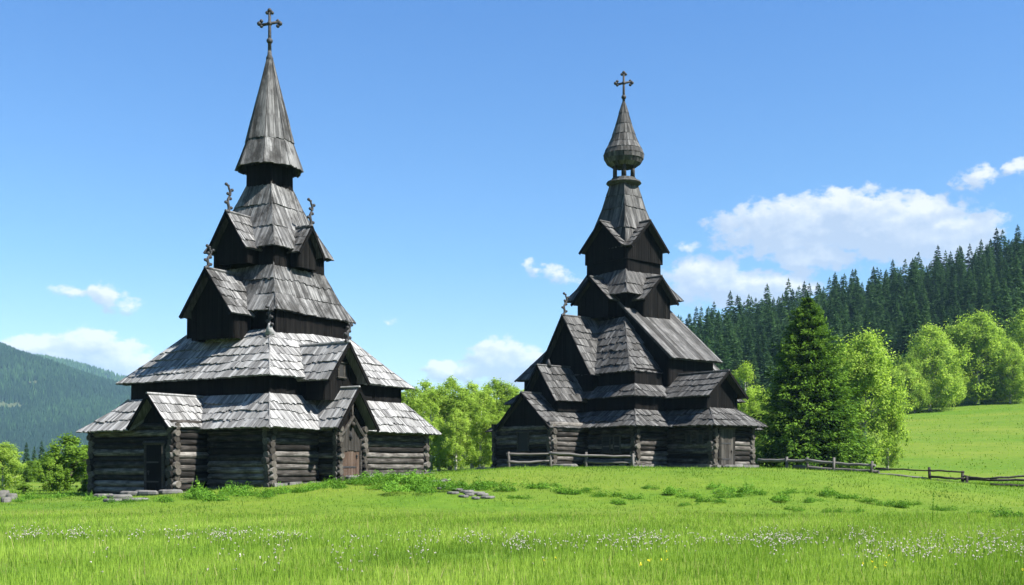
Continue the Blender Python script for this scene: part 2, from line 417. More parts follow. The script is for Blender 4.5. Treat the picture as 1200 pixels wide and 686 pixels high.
        if barge:
            for sg in (1, -1):
                mb = MB(); ew = w + oh + .05; ez = ze - (oh + .05) * k
                a, b = P(dv + .02, c + sg * ew, ez), P(dv + .02, c - sg * .02, zr + .02 * k)
                nn = (b - a).normalized(); dn = O.cross(nn).normalized()
                if dn.z > 0: dn = -dn
                A = [a + dn * -.06, b + dn * -.06, b + dn * .10, a + dn * .12]; B = [v + O * .05 for v in A]
                L = (b - a).length
                uv = [(0, 0), (0, L), (.2, L), (.2, 0)]
                mb.poly(A, uv, .5); mb.poly(B[::-1], uv, .5)
                for i in range(4): mb.poly([A[i], B[i], B[(i + 1) % 4], A[(i + 1) % 4]], uv, .5)
                mb.build('bargeboard', M['plank'], s.root)
    def finial(s, pos, h, lean, amp=.09, along=(1, 0)):
        """carved, scrolling ridge ornament on a short stem"""
        mb = MB(); n = 13; ax, ay = along; P = []
        for i in range(n):
            t = i / (n - 1); w = math.sin(t * 11) * amp * (.5 + .5 * t); k = w + lean * t * h
            P.append(Vector((pos[0] + ax * k, pos[1] + ay * k, pos[2] - s.z0 + t * h)))
        tube(mb, P, [.085 - .035 * i / n for i in range(n)], 6, .5, rnd=s.rnd)
        for i in range(2, n, 2):
            sg = 1 if (i // 2) % 2 else -1
            e = P[i] + Vector((ax * .15 * sg, ay * .15 * sg, .05)); tube(mb, [P[i], (P[i] + e) / 2 + Vector((0, 0, -.03)), e], [.055, .05, .04], 5, .5, rnd=s.rnd); ball(mb, e, .085)
        ball(mb, P[0] + Vector((0, 0, .04)), .11); ball(mb, P[-1], .065)
        return mb.build('finial', M['iron'], s.root)
    def cross(s, c, z0, h, wd, rz=0):
        mb = MB(); ca, sa = math.cos(rz), math.sin(rz); x0, y0 = c
        P = lambda a, z: Vector((x0 + ca * a, y0 + sa * a, z - s.z0))
        tube(mb, [P(0, z0 - .5), P(0, z0 + h * .5), P(0, z0 + h)], [.10, .08, .07], 8, .5)
        ball(mb, P(0, z0 + .25), .17); ball(mb, P(0, z0 + .55), .09)
        zc = z0 + h * .66
        tube(mb, [P(-wd, zc - .08), P(0, zc), P(wd, zc + .08)], [.085, .075, .085], 8, .5)
        for a, z in ((-wd, zc), (wd, zc), (0, z0 + h)):
            da, dz = (math.copysign(1, a), 0) if a else (0, 1)
            ball(mb, P(a + da * .09, z + dz * .09), .12)
            for sg in (1, -1):
                e = P(a - da * .03 + (0 if a else .13 * sg), z + (.13 * sg if a else -.03))
                ball(mb, e, .10); tube(mb, [P(a, z), e], [.05, .05], 5)
        ball(mb, P(0, zc), .14)
        return mb.build('cross', M['iron'], s.root)
    def door(s, face, o, c, w, z0, z1, arch=False, mat='door', frame=True, handle_side=1):
        mb = MB(); h = z1 - z0; n = max(4, int(w / .2)); ww = w / n
        for i in range(n):
            a, b = c - w / 2 + i * ww + .004, c - w / 2 + (i + 1) * ww - .004
            def top(t): return z1 - (h * .30 * (abs(t - c) / (w / 2)) ** 1.6 if arch else 0)
            of = o + s.rnd.uniform(0, .012); pts = [s.q(face, of, a, z0), s.q(face, of, b, z0), s.q(face, of, b, top(b)), s.q(face, of, a, top(a))]
            bk = [s.q(face, o - .06, t, z) for t, z in ((a, z0), (b, z0), (b, top(b)), (a, top(a)))]
            u0 = s.rnd.random() * 20; uv = [(u0, 0), (u0 + ww, 0), (u0 + ww, h), (u0, h)]; tn = s.rnd.uniform(.2, .9)
            mb.poly(pts, uv, tn)
            for k in range(4): mb.poly([bk[k], bk[(k + 1) % 4], pts[(k + 1) % 4], pts[k]], uv, tn * .6)
        dr = mb.build('door', M[mat], s.root)
        if arch:
            ub = MB(); zm = z0 + h * .52
            for i in range(n):
                a, b = c - w / 2 + i * ww + .012, c - w / 2 + (i + 1) * ww - .012
                q4 = [(a, zm - s.rnd.random() * .05), (b, zm - s.rnd.random() * .05), (b, top(b) - .02), (a, top(a) - .02)]; F_ = [s.q(face, o + .05, *v) for v in q4]; K_ = [s.q(face, o, *v) for v in q4]
                ub.poly(F_, [(t * 1.0, z * 1.0) for t, z in q4], s.rnd.uniform(.1, .5))
                for k in range(4): ub.poly([K_[k], K_[(k + 1) % 4], F_[(k + 1) % 4], F_[k]], None, .2)
            ub.build('upper_panel', M['greyboard'], dr); hb_ = MB(); tube(hb_, [s.q(face, o + .052, c - .05, zm + .55), s.q(face, o + .056, c - .05, zm + .85)], [.1, .07], 8, .5); hb_.build('peephole', M['void'], dr)
        hb = MB(); cc = s.q(face, o + .05, c + handle_side * w * .33, z0 + h * .42); ball(hb, cc, .05); tube(hb, [cc, cc + Vector((0, 0, -.16))], [.018, .018], 6)
        hb.build('handle', M['iron'], dr)
        for zz in (z0 + h * .2, z0 + h * .62):
            sb = MB()
            A = [s.q(face, o + .012, c - w / 2 + .03, zz - .04), s.q(face, o + .012, c + w * .30, zz - .03), s.q(face, o + .012, c + w * .30, zz + .03), s.q(face, o + .012, c - w / 2 + .03, zz + .04)]
            B = [s.q(face, o + .03, c - w / 2 + .03, zz - .04), s.q(face, o + .03, c + w * .30, zz - .03), s.q(face, o + .03, c + w * .30, zz + .03), s.q(face, o + .03, c - w / 2 + .03, zz + .04)]
            sb.poly(B); [sb.poly([A[i], A[(i + 1) % 4], B[(i + 1) % 4], B[i]]) for i in range(4)]
            sb.build('strap_hinge', M['iron'], dr)
        if frame:
            fb = MB()
            if arch:
                pts = []
                for sg, rng in ((-1, range(0, 9)), (1, range(8, -1, -1))):
                    for i in rng:
                        f = 1 - i / 8; t = c + sg * w / 2 * f; pts.append((t, z1 - h * .30 * f ** 1.6))
                pts = [(c - w / 2, z0)] + pts + [(c + w / 2, z0)]
                tube(fb, [s.q(face, o + .03, c + (t - c) * 1.10, z + (.06 if z > z0 else 0)) for t, z in pts], [.085] * len(pts), 6, .6, smooth=False, rnd=s.rnd)
            else:
                for t in (c - w / 2 - .08, c + w / 2 + .08): tube(fb, [s.q(face, o, t, z0), s.q(face, o, t, z1 + .05)], [.09, .09], 4, .5, smooth=False, rnd=s.rnd)
                tube(fb, [s.q(face, o + .004, c - w / 2 - .2, z1 + .08), s.q(face, o + .004, c + w / 2 + .2, z1 + .08)], [.1, .1], 4, .55, smooth=False, rnd=s.rnd)
            fb.build('door_frame', M['greyboard'], dr)
        return dr
    def window(s, face, o, c, z, w, h, rot=0):
        mb = MB()
        def P(o_, t, z_):
            v = s.q(face, o_, t, z_)
            if rot: v = Vector((v.x * math.cos(rot) - v.y * math.sin(rot), v.x * math.sin(rot) + v.y * math.cos(rot), v.z))
            return v
        A = [P(o, c - w / 2, z - h / 2), P(o, c + w / 2, z - h / 2), P(o, c + w / 2, z + h / 2), P(o, c - w / 2, z + h / 2)]
        B = [P(o - .05, c - w / 2, z - h / 2), P(o - .05, c + w / 2, z - h / 2), P(o - .05, c + w / 2, z + h / 2), P(o - .05, c - w / 2, z + h / 2)]
        mb.poly(A); [mb.poly([B[i], B[(i + 1) % 4], A[(i + 1) % 4], A[i]]) for i in range(4)]
        wd = mb.build('window', M['void'], s.root)
        fb = MB(); e = .05
        for t in (c - w / 2 - e, c + w / 2 + e): tube(fb, [P(o + .01, t, z - h / 2 - .1), P(o + .01, t, z + h / 2 + .1)], [.06, .06], 4, .6, smooth=False, rnd=s.rnd)
        for zz in (z - h / 2 - e, z + h / 2 + e): tube(fb, [P(o + .014, c - w / 2 - .15, zz), P(o + .014, c + w / 2 + .15, zz)], [.06, .06], 4, .6, smooth=False, rnd=s.rnd)
        fb.build('window_frame', M['greyboard'], wd)
    def footing(s, face, o, c0, c1, z0, z1):
        mb = MB(); t = c0
        while t < c1:
            w = s.rnd.uniform(.4, .9); zc = (z0 + z1) / 2 + s.rnd.uniform(-.04, .04)
            v = s.q(face, o + s.rnd.uniform(-.05, .08), t + w / 2, zc); u, _ = s.axes(face)
            box(mb, v, w * .97 if face in 'AC' else .6, .6 if face in 'AC' else w * .97, (z1 - z0) * s.rnd.uniform(.85, 1.05), 0, .5, .05, rnd=s.rnd)
            t += w
        return mb.build('stone_footing', M['stone'], s.root)

# ------------------------------------------------------------------ church 1 (left)
YC = 58.0
c1 = Church('wooden_church', (X(316, YC), YC, 0.2), R(-45 + 12.3), 11, M['shingle'])
tag(c1.root, 'pale grey shingled log church with a tall pointed spire and brown arched door', 'church', 'wooden stave churches on the meadow')
s = 5.72; ZE = 3.72
for nm, a, b, off in (('A', (-s, -s), (s, -s), 0), ('B', (s, -s), (s, s), .5), ('C', (s, s), (-s, s), 0), ('D', (-s, s), (-s, -s), .5)):
    c1.log_wall('log_wall', a, b, .1, ZE, off)
# west annex with the dark door, projecting from the shaded front
ax0, ax1, ay = -3.95, 1.7, -7.75
c1.log_wall('annex_log_wall', (ax0, ay), (ax1, ay), .05, ZE - .05, 0)
c1.log_wall('annex_log_wall', (ax1, ay), (ax1, -s), .05, ZE + .1, .5, e1=0)
c1.log_wall('annex_log_wall', (ax0, -s), (ax0, ay), .05, ZE - .05, .5, e0=0)
c1.frustum_roof('skirt_roof', [(6.38, 3.5), (4.95, 5.12)])
mb = MB()   # lean-to roof over the annex
zA, zT = 3.42, 4.86
e_ = ay - .55; l_ = ax0 - .5; yr = e_ + 1.65; xr = l_ + 1.6
clad(mb, [c1.p(l_, e_, zA), c1.p(-.68, e_, zA), c1.p(.5, yr, zT), c1.p(xr, yr, zT)], (0, -1, -1), (0, -1, 1), .68, rnd=c1.rnd, jit=.07, eave=.03)
clad(mb, [c1.p(l_, e_, zA), c1.p(xr, yr, zT), c1.p(xr, -5.2, zT), c1.p(l_, -5.2, zA)], (-1, 0, -1), (-1, 0, 1), .68, rnd=c1.rnd, jit=.05)
clad(mb, [c1.p(xr, yr, zT), c1.p(.3, yr, zT), c1.p(.3, -4.9, zT + .04), c1.p(xr, -4.9, zT + .04)], (0, -1, -.05), (0, 0, 1), .68, rnd=c1.rnd, jit=.05)
mb.build('annex_roof', c1.sh, c1.root)
c1.gable('A', .6, 1.05, 4.2, 7.72, 8.3, 3.3, 3.86, 5.02, oh=.30, roof_name='porch_roof', wall_name='porch_gable_wall', sides=())
c1.door('A', 7.97, .65, 1.05, .62, 2.75, mat='plank', handle_side=-1)
# right porch with the arched door
py0, py1, pxf = -2.55, -.80, 6.95; pc = (py0 + py1) / 2
c1.log_wall('porch_log_wall', (s, py0), (pxf, py0), .7, 3.7, 0, dia=.28, e0=0)
c1.log_wall('porch_log_wall', (pxf, py1), (s, py1), .7, 3.7, 0, dia=.28, e1=0)
for yy in (py0, py1):
    mbp = MB(); zz = .9
    while zz < 3.5:
        tube(mbp, [c1.p(pxf - .02, yy - .19 + c1.rnd.uniform(-.03, .03), zz), c1.p(pxf - .02, yy + .22 + c1.rnd.uniform(-.03, .03), zz)], [.125, .13], 10, c1.rnd.uniform(.3, .9), wob=.06, capmi=1, rnd=c1.rnd); zz += .245
    mbp.build('log_post', [M['log'], M['log_end']], c1.root)
c1.gable('B', pc, 1.12, 4.4, 6.90, 7.5, 3.35, 3.95, 5.45, oh=.30, roof_name='porch_roof', wall_name='porch_gable_wall', sides=())
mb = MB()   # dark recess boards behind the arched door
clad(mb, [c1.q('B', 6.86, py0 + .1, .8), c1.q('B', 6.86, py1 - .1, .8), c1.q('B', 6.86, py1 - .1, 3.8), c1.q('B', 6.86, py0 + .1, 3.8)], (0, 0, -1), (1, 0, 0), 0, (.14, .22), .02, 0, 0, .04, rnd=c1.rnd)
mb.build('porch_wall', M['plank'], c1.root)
c1.door('B', 6.97, pc + .02, 1.3, 1.22, 3.72, arch=True)
mb = MB()   # carved pointed hood above the door
tube(mb, [c1.q('B', 7.12, pc - .95, 3.1), c1.q('B', 7.14, pc - .55, 3.45), c1.q('B', 7.16, pc, 4.1), c1.q('B', 7.14, pc + .55, 3.45), c1.q('B', 7.12, pc + .95, 3.1)], [.07, .1, .1, .1, .07], 6, .6, smooth=False)
tube(mb, [c1.q('B', 7.10, pc, 3.6), c1.q('B', 7.12, pc, 4.9)], [.06, .05], 6, .6); ball(mb, c1.q('B', 7.16, pc, 3.75), .12)
mb.build('door_hood', M['greyboard'], c1.root)
# second storey
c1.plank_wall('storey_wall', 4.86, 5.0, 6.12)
c1.frustum_roof('main_roof', [(5.32, 5.95), (4.15, 7.15), (2.95, 8.45)])
c1.gable('B', pc, 1.15, 2.6, 6.35, 6.9, 4.9, 6.15, 7.62, oh=.26, roof_name='wing_roof', wall_name='wing_wall')
c1.window('B', 6.43, pc, 6.35, .30, .62)
c1.finial((6.75, pc, 7.7), .95, .25, along=(0, 1))
c1.finial((3.2, -3.2, 8.38), 1.05, 0, .03, (1, 0))
mb = MB(); tube(mb, [c1.p(3.2, -3.2, 8.1), c1.p(3.2, -3.2, 8.75)], [.24, .05], 8, .8); mb.build('finial_base', c1.sh, c1.root)
# third storey
c1.sh = M['shingle_old']
r3 = R(4)
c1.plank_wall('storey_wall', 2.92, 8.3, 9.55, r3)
c1.frustum_roof('upper_roof', [(3.15, 9.42), (2.6, 10.35), (1.95, 11.95)], r3, row=.9)
c1.gable('A', 0, 1.36, 1.2, 4.15, 4.65, 8.0, 9.5, 11.35, oh=.26, rot=r3, roof_name='upper_gable_roof', wall_name='upper_gable_wall')
c1.finial((4.55 * math.sin(r3), -4.55 * math.cos(r3), 11.4), 1.05, .25, along=(0, 1))
# fourth storey
r4 = R(4)
c1.plank_wall('tower_wall', 1.98, 11.8, 12.95, r4)
c1.frustum_roof('tower_roof', [(2.32, 12.75), (1.72, 13.95), (1.2, 15.2), (.80, 16.35)], r4, row=1.3, lap=.015)
for fc in 'AB':
    c1.gable(fc, 0, .95 if fc == 'A' else .70, .7, 2.8 if fc == 'A' else 2.45, 3.22 if fc == 'A' else 2.78, 11.9, 12.95, 14.4 if fc == 'A' else 13.98, oh=.25, rot=r4, roof_name='tower_gable_roof', wall_name='tower_gable_wall')
c1.finial((3.1 * math.sin(r4), -3.1 * math.cos(r4), 14.4), 1.35, .1, along=(0, 1))
c1.finial((2.68 * math.cos(r4), 2.68 * math.sin(r4), 13.98), 1.35, .1, along=(0, 1))
c1.plank_wall('lantern_wall', .82, 16.2, 17.35, r4)
c1.frustum_roof('spire', [(1.58, 17.25), (1.12, 18.7), (.15, 23.0)], R(12), 8, row=4.5, wr=(.10, .2), lap=.012)
mb = MB(); tube(mb, [c1.p(0, 0, 22.8), c1.p(0, 0, 23.1), c1.p(0, 0, 23.25), c1.p(0, 0, 23.7)], [.18, .19, .12, .07], 10, .4); mb.build('spire_cap', M['shingle_dark'], c1.root)
c1.cross((0, 0), 23.75, 1.75, .46, R(32))
c1.footing('B', 5.78, -5.8, -2.7, .5, 1.0)
c1.footing('A', 5.8, 2.2, 5.9, .1, .5)
c1.footing('B', 5.75, -.3, 5.9, .95, 1.42)
mb = MB()
for k in range(3): box(mb, c1.p(ax1 - .05, ay + .3 + k * .75, .36 + .05 * k), .9, .72, .42, 0, .5, .05, rnd=c1.rnd)
mb.build('stone_footing', M['stone'], c1.root)

# ------------------------------------------------------------------ church 2 (right)
YD = 74.0
c2 = Church('wooden_church', (X(731, YD), YD, 1.35), R(-45 - 4.8), 23, M['shingle_dark'])
tag(c2.root, 'darker log church with an onion shaped cap and steep stacked gables beside the conifer', 'church', 'wooden stave churches on the meadow')
zg = 1.2
bx0, bx1, by0, by1 = -6.0, 6.35, -5.6, 4.9
Zs = lambda py, Y: Z(py, Y)
W = lambda a, b, off, z1=4.35, **k: c2.log_wall('log_wall', a, b, zg, z1, off, **k)
W((bx0, by0), (bx1, by0), 0); W((bx1, by0), (bx1, by1), .5); W((bx1, by1), (bx0, by1), 0); W((bx0, by1), (bx0, by0), .5)
# front arm (shaded) and right arm
fx0, fx1, fy = -2.9, 2.35, -8.6
c2.log_wall('arm_log_wall', (fx0, fy), (fx1, fy), zg, 4.3, 0); c2.log_wall('arm_log_wall', (fx1, fy), (fx1, by0), zg, 4.3, .5, e1=0); c2.log_wall('arm_log_wall', (fx0, by0), (fx0, fy), zg, 4.3, .5, e0=0)
gx, gy0, gy1 = 9.9, -2.8, .65
c2.log_wall('arm_log_wall', (gx, gy0), (gx, gy1), zg, 4.3, .5); c2.log_wall('arm_log_wall', (bx1, gy0), (gx, gy0), zg, 4.3, 0, e0=0); c2.log_wall('arm_log_wall', (gx, gy1), (bx1, gy1), zg, 4.3, 0, e1=0)
def rect_roof(ch, name, e, z0, i, z1, row=.6, closed='ABCD'):
    """hipped skirt between an outer rectangle e and an inner rectangle i (x0,x1,y0,y1)"""
    mb = MB(); o = {'A': ((e[0], e[2]), (e[1], e[2]), (i[1], i[2]), (i[0], i[2])), 'B': ((e[1], e[2]), (e[1], e[3]), (i[1], i[3]), (i[1], i[2])),
                    'C': ((e[1], e[3]), (e[0], e[3]), (i[0], i[3]), (i[1], i[3])), 'D': ((e[0], e[3]), (e[0], e[2]), (i[0], i[2]), (i[0], i[3]))}
    for f in closed:
        a, b, c, d = o[f]; u, _ = ch.axes(f)
        pts = [ch.p(*a, z0), ch.p(*b, z0), ch.p(*c, z1), ch.p(*d, z1)]
        clad(mb, pts, Vector((u[0], u[1], -.8)), Vector((u[0], u[1], .8)), row, rnd=ch.rnd, jit=.09, eave=.03)
        ch_up = Vector((0, 0, .05)); tube(mb, [pts[1] + ch_up, pts[2] + ch_up], [.04, .035], 5, ch.rnd.uniform(.3, .6), rnd=ch.rnd, smooth=False)
    return mb.build(name, ch.sh, ch.root)
def rect_wall(ch, name, r, z0, z1):
    mb = MB(); x0, x1, y0, y1 = r
    for a, b, nrm in (((x0, y0), (x1, y0), (0, -1, 0)), ((x1, y0), (x1, y1), (1, 0, 0)), ((x1, y1), (x0, y1), (0, 1, 0)), ((x0, y1), (x0, y0), (-1, 0, 0))):
        clad(mb, [ch.p(*a, z0), ch.p(*b, z0), ch.p(*b, z1), ch.p(*a, z1)], (0, 0, -1), nrm, 0, (.14, .26), .025, 0, .02, .05, rnd=ch.rnd)
    return mb.build(name, M['plank'], ch.root)
rect_roof(c2, 'skirt_roof', (bx0 - .7, bx1 + .7, by0 - .7, by1 + .7), 4.15, (bx0 + .5, bx1 - .55, by0 + .55, by1 - .5), 5.2)
rect_wall(c2, 'storey_wall', (bx0 + .45, bx1 - .5, by0 + .5, by1 - .45), 5.0, 6.1)
rect_roof(c2, 'middle_roof', (bx0 + .15, bx1 - .15, by0 + .15, by1 - .1), 5.98, (bx0 + 1.1, bx1 - 1.0, by0 + 1.0, by1 - 1), 6.75)
rect_wall(c2, 'storey_wall', (bx0 + 1.15, bx1 - 1.05, by0 + 1.05, by1 - 1.1), 6.6, 7.75)
rect_roof(c2, 'main_roof', (bx0 + .75, bx1 - 1.05, by0 + .65, by1 - .7), 7.55, (-1.9, 1.6, -1.65, 1.9), 11.95, .62)
# right arm: lower hip skirt, gable wing over it, steep shed roof above
rect_roof(c2, 'arm_skirt_roof', (4.5, gx + .7, gy0 - .7, gy1 + .7), 4.15, (4.5, gx - .75, gy0 + .62, gy1 - .62), 5.25, .6, 'ABC')
rect_wall(c2, 'arm_storey_wall', (4.5, gx - .8, gy0 + .72, gy1 - .7), 5.0, 6.2)
c2.gable('B', (gy0 + gy1) / 2, 1.42, 4.5, gx - .75, gx - .25, 5.2, 6.2, 7.4, oh=.35, roof_name='wing_roof', wall_name='wing_wall')
sx = 5.75; sy0, sy1 = -2.0, 2.2
mb = MB(); zlo, zhi = 8.4, 12.35
clad(mb, [c2.p(sx + .5, sy0 - .3, zlo), c2.p(sx + .5, sy1 + .3, zlo), c2.p(1.7, sy1 + .3, zhi), c2.p(1.7, sy0 - .3, zhi)], (1, 0, -.8), (1, 0, 1), 0, (.18, .34), rnd=c2.rnd, jit=.08, slab=.1)
mb.build('shed_roof', c2.sh, c2.root)
mb = MB()
zat = lambda x: zlo + (zhi - zlo) * (sx + .5 - x) / (sx - 1.2) - .12
for yy, ny in ((sy0, -1), (sy1, 1)):
    clad(mb, [c2.p(1.7, yy, 6.6), c2.p(sx, yy, 6.6), c2.p(sx, yy, zat(sx)), c2.p(1.7, yy, zat(1.7))], (0, 0, -1), (0, ny, 0), 0, (.14, .24), .025, 0, 0, .05, rnd=c2.rnd)
clad(mb, [c2.p(sx, sy0, 6.4), c2.p(sx, sy1, 6.4), c2.p(sx, sy1, zat(sx)), c2.p(sx, sy0, zat(sx))], (0, 0, -1), (1, 0, 0), 0, (.14, .24), .025, 0, 0, .05, rnd=c2.rnd)
mb.build('arm_wall', M['plank'], c2.root)
# front arm: three stacked gables
fc = (fx0 + fx1) / 2
c2.gable('A', .0, 2.05, 4.5, 8.65, 9.0, 4.2, 4.5, 6.25, oh=.5, roof_name='porch_roof', wall_name='porch_gable_wall', sides=())
c2.gable('A', .15, 1.30, 3.5, 7.35, 7.85, 5.2, 6.25, 8.0, oh=.35, roof_name='middle_gable_roof', wall_name='middle_gable_wall')
c2.gable('A', -.2, 2.35, 1.0, 5.0, 5.4, 6.0, 7.75, 11.35, oh=.2, roof_name='great_gable_roof', wall_name='great_gable_wall')
c2.finial((-.2, -5.3, 11.4), 1.35, .22, .10, along=(0, 1))
mb = MB(); tube(mb, [c2.p(.15, -6.9, 8.0), c2.p(.15, -6.9, 8.5)], [.22, .03], 6, .5); mb.build('ridge_knob', M['iron'], c2.root)
c2.window('A', 8.78, -.1, 3.3, .9, 1.1)
c2.window('A', 5.76, 4.1, 3.1, .55, .95); c2.window('A', 5.76, 5.0, 3.1, .45, .95)
for xx in (8.2, 9.1): 
    c2.window('A', 2.97, xx, 3.4, .28, .5)
c2.door('B', gx + .2, -1.75, 1.1, 1.75, 3.95, mat='greyboard')
# tower
t0 = R(2)
c2.plank_wall('tower_wall', 2.15, 11.1, 13.0, t0)
c2.frustum_roof('tower_skirt_roof', [(2.75, 12.8), (2.2, 13.55), (1.72, 14.5)], t0, row=.8)
for f_ in 'AB':
    c2.gable(f_, 0, 1.3, .6, 2.86, 3.25, 11.4, 12.75, 14.0, oh=.35, rot=t0, roof_name='tower_gable_roof', wall_name='tower_gable_wall')
c2.plank_wall('belfry_wall', 1.72, 14.2, 16.1, t0 + R(2))
c2.frustum_roof('belfry_roof', [(1.66, 15.85), (1.44, 17.4), (1.0, 18.9), (.62, 20.6)], t0, row=1.1)
for f_ in 'AB':
    c2.gable(f_, 0, 1.74, .4, 1.86, 2.3, 15.2, 16.05, 17.75, oh=.09, rot=t0, roof_name='belfry_gable_roof', wall_name='belfry_gable_wall')
def lathe(mb, prof, n, z0, rot=0, tone=None, rnd=random, smooth=False):
    for k in range(len(prof) - 1):
        (r0, a0), (r1, a1) = prof[k], prof[k + 1]
        for i in range(n):
            t0_, t1_ = rot + 2 * math.pi * i / n, rot + 2 * math.pi * (i + 1) / n
            pts = [(r0 * math.cos(t0_), r0 * math.sin(t0_), a0 - z0), (r0 * math.cos(t1_), r0 * math.sin(t1_), a0 - z0), (r1 * math.cos(t1_), r1 * math.sin(t1_), a1 - z0), (r1 * math.cos(t0_), r1 * math.sin(t0_), a1 - z0)]
            u = rnd.random() * 30; L = math.hypot(r1 - r0, a1 - a0); w = 6.28 * max(r0, r1) / n
            mb.poly(pts, [(u, 0), (u + w, 0), (u + w, L), (u, L)], rnd.uniform(.15, .85) if tone is None else tone)
UP = 1.0
mb = MB(); lathe(mb, [(.0, 19.45), (1.0, 19.5), (1.18, 19.62), (1.14, 19.72), (.85, 19.8), (.82, 19.95), (.0, 19.97)], 16, c2.z0 - UP, tone=.5, rnd=c2.rnd); mb.build('lantern_base', c2.sh, c2.root)
for k in range(6):
    a = R(18 + 60 * k); mb = MB(); tube(mb, [c2.p(.68 * math.cos(a), .68 * math.sin(a), 20.9), c2.p(.68 * math.cos(a), .68 * math.sin(a), 21.8)], [.13, .11], 8, .5); mb.build('lantern_post', M['greyboard'], c2.root)
mb = MB(); prof = [(r_ * .94, z_ + UP) for r_, z_ in [(0, 20.72), (.85, 20.75), (1.18, 20.95), (1.36, 21.22), (1.42, 21.5), (1.30, 21.85), (1.04, 22.3), (.80, 22.85), (.56, 23.55), (.34, 24.3), (.12, 25.0)]]
lathe(mb, prof[:2], 16, c2.z0, tone=.2, rnd=c2.rnd)
for k in range(1, len(prof) - 1):     # shingled onion: every facet a stack of boards
    (r0, a0), (r1, a1) = prof[k], prof[k + 1]
    for i in range(16):
        ta, tb = 2 * math.pi * i / 16, 2 * math.pi * (i + 1) / 16
        A = [c2.p(r0 * math.cos(ta), r0 * math.sin(ta), a0), c2.p(r0 * math.cos(tb), r0 * math.sin(tb), a0), c2.p(r1 * math.cos(tb), r1 * math.sin(tb), a1), c2.p(r1 * math.cos(ta), r1 * math.sin(ta), a1)]
        md = (A[0] + A[1]) / 2; o_ = Vector((md.x, md.y, 0)).normalized() + Vector((0, 0, .3 if a0 > 22.3 else -.3))
        clad(mb, A, (A[0] + A[1]) - (A[2] + A[3]), o_, 0, (.12, .24), .012, 0, .01, .03, rnd=c2.rnd)
mb.build('onion_cap', c2.sh, c2.root)
mb = MB(); tube(mb, [c2.p(0, 0, 25.8), c2.p(0, 0, 26.2)], [.16, .07], 8, .4); mb.build('spire_cap', M['shingle_dark'], c2.root)
c2.cross((0, 0), 26.15, 1.8, .46, R(45))
c2.footing('B', 6.47, -5.7, -2.9, 1.2, 1.9); c2.footing('A', 5.72, 2.6, 6.3, 1.2, 1.85); c2.footing('B', gx + .12, gy0 - .1, gy1 + .1, 1.2, 1.88); c2.footing('A', 2.92, 6.6, gx, 1.2, 1.86)

# ------------------------------------------------------------------ ground
def axis_pts(segs):
    out = []
    for a, b, st in segs: out += list(np.arange(a, b, st))
    return np.array(out + [segs[-1][1]])
gx_ = axis_pts([(-3000, -400, 200), (-400, -60, 20), (-60, 60, 1.0), (60, 200, 6), (200, 600, 25), (600, 3000, 200)])
gy_ = axis_pts([(-300, -20, 40), (-20, 10, 5), (10, 100, 1.0), (100, 420, 5), (420, 1200, 40), (1200, 4000, 200)])
XX, YY = np.meshgrid(gx_, gy_); ZZ = H(XX, YY)
nx, ny = len(gx_), len(gy_)
me = bpy.data.meshes.new('meadow')
idx = np.arange(nx * ny).reshape(ny, nx)
faces = np.stack([idx[:-1, :-1], idx[:-1, 1:], idx[1:, 1:], idx[1:, :-1]], -1).reshape(-1, 4)
me.from_pydata(np.stack([XX, YY, ZZ], -1).reshape(-1, 3).tolist(), [], faces.tolist())
me.polygons.foreach_set('use_smooth', np.ones(len(faces), bool)); me.materials.append(M['ground']); me.update()
tag(link('meadow', me), kind='structure')

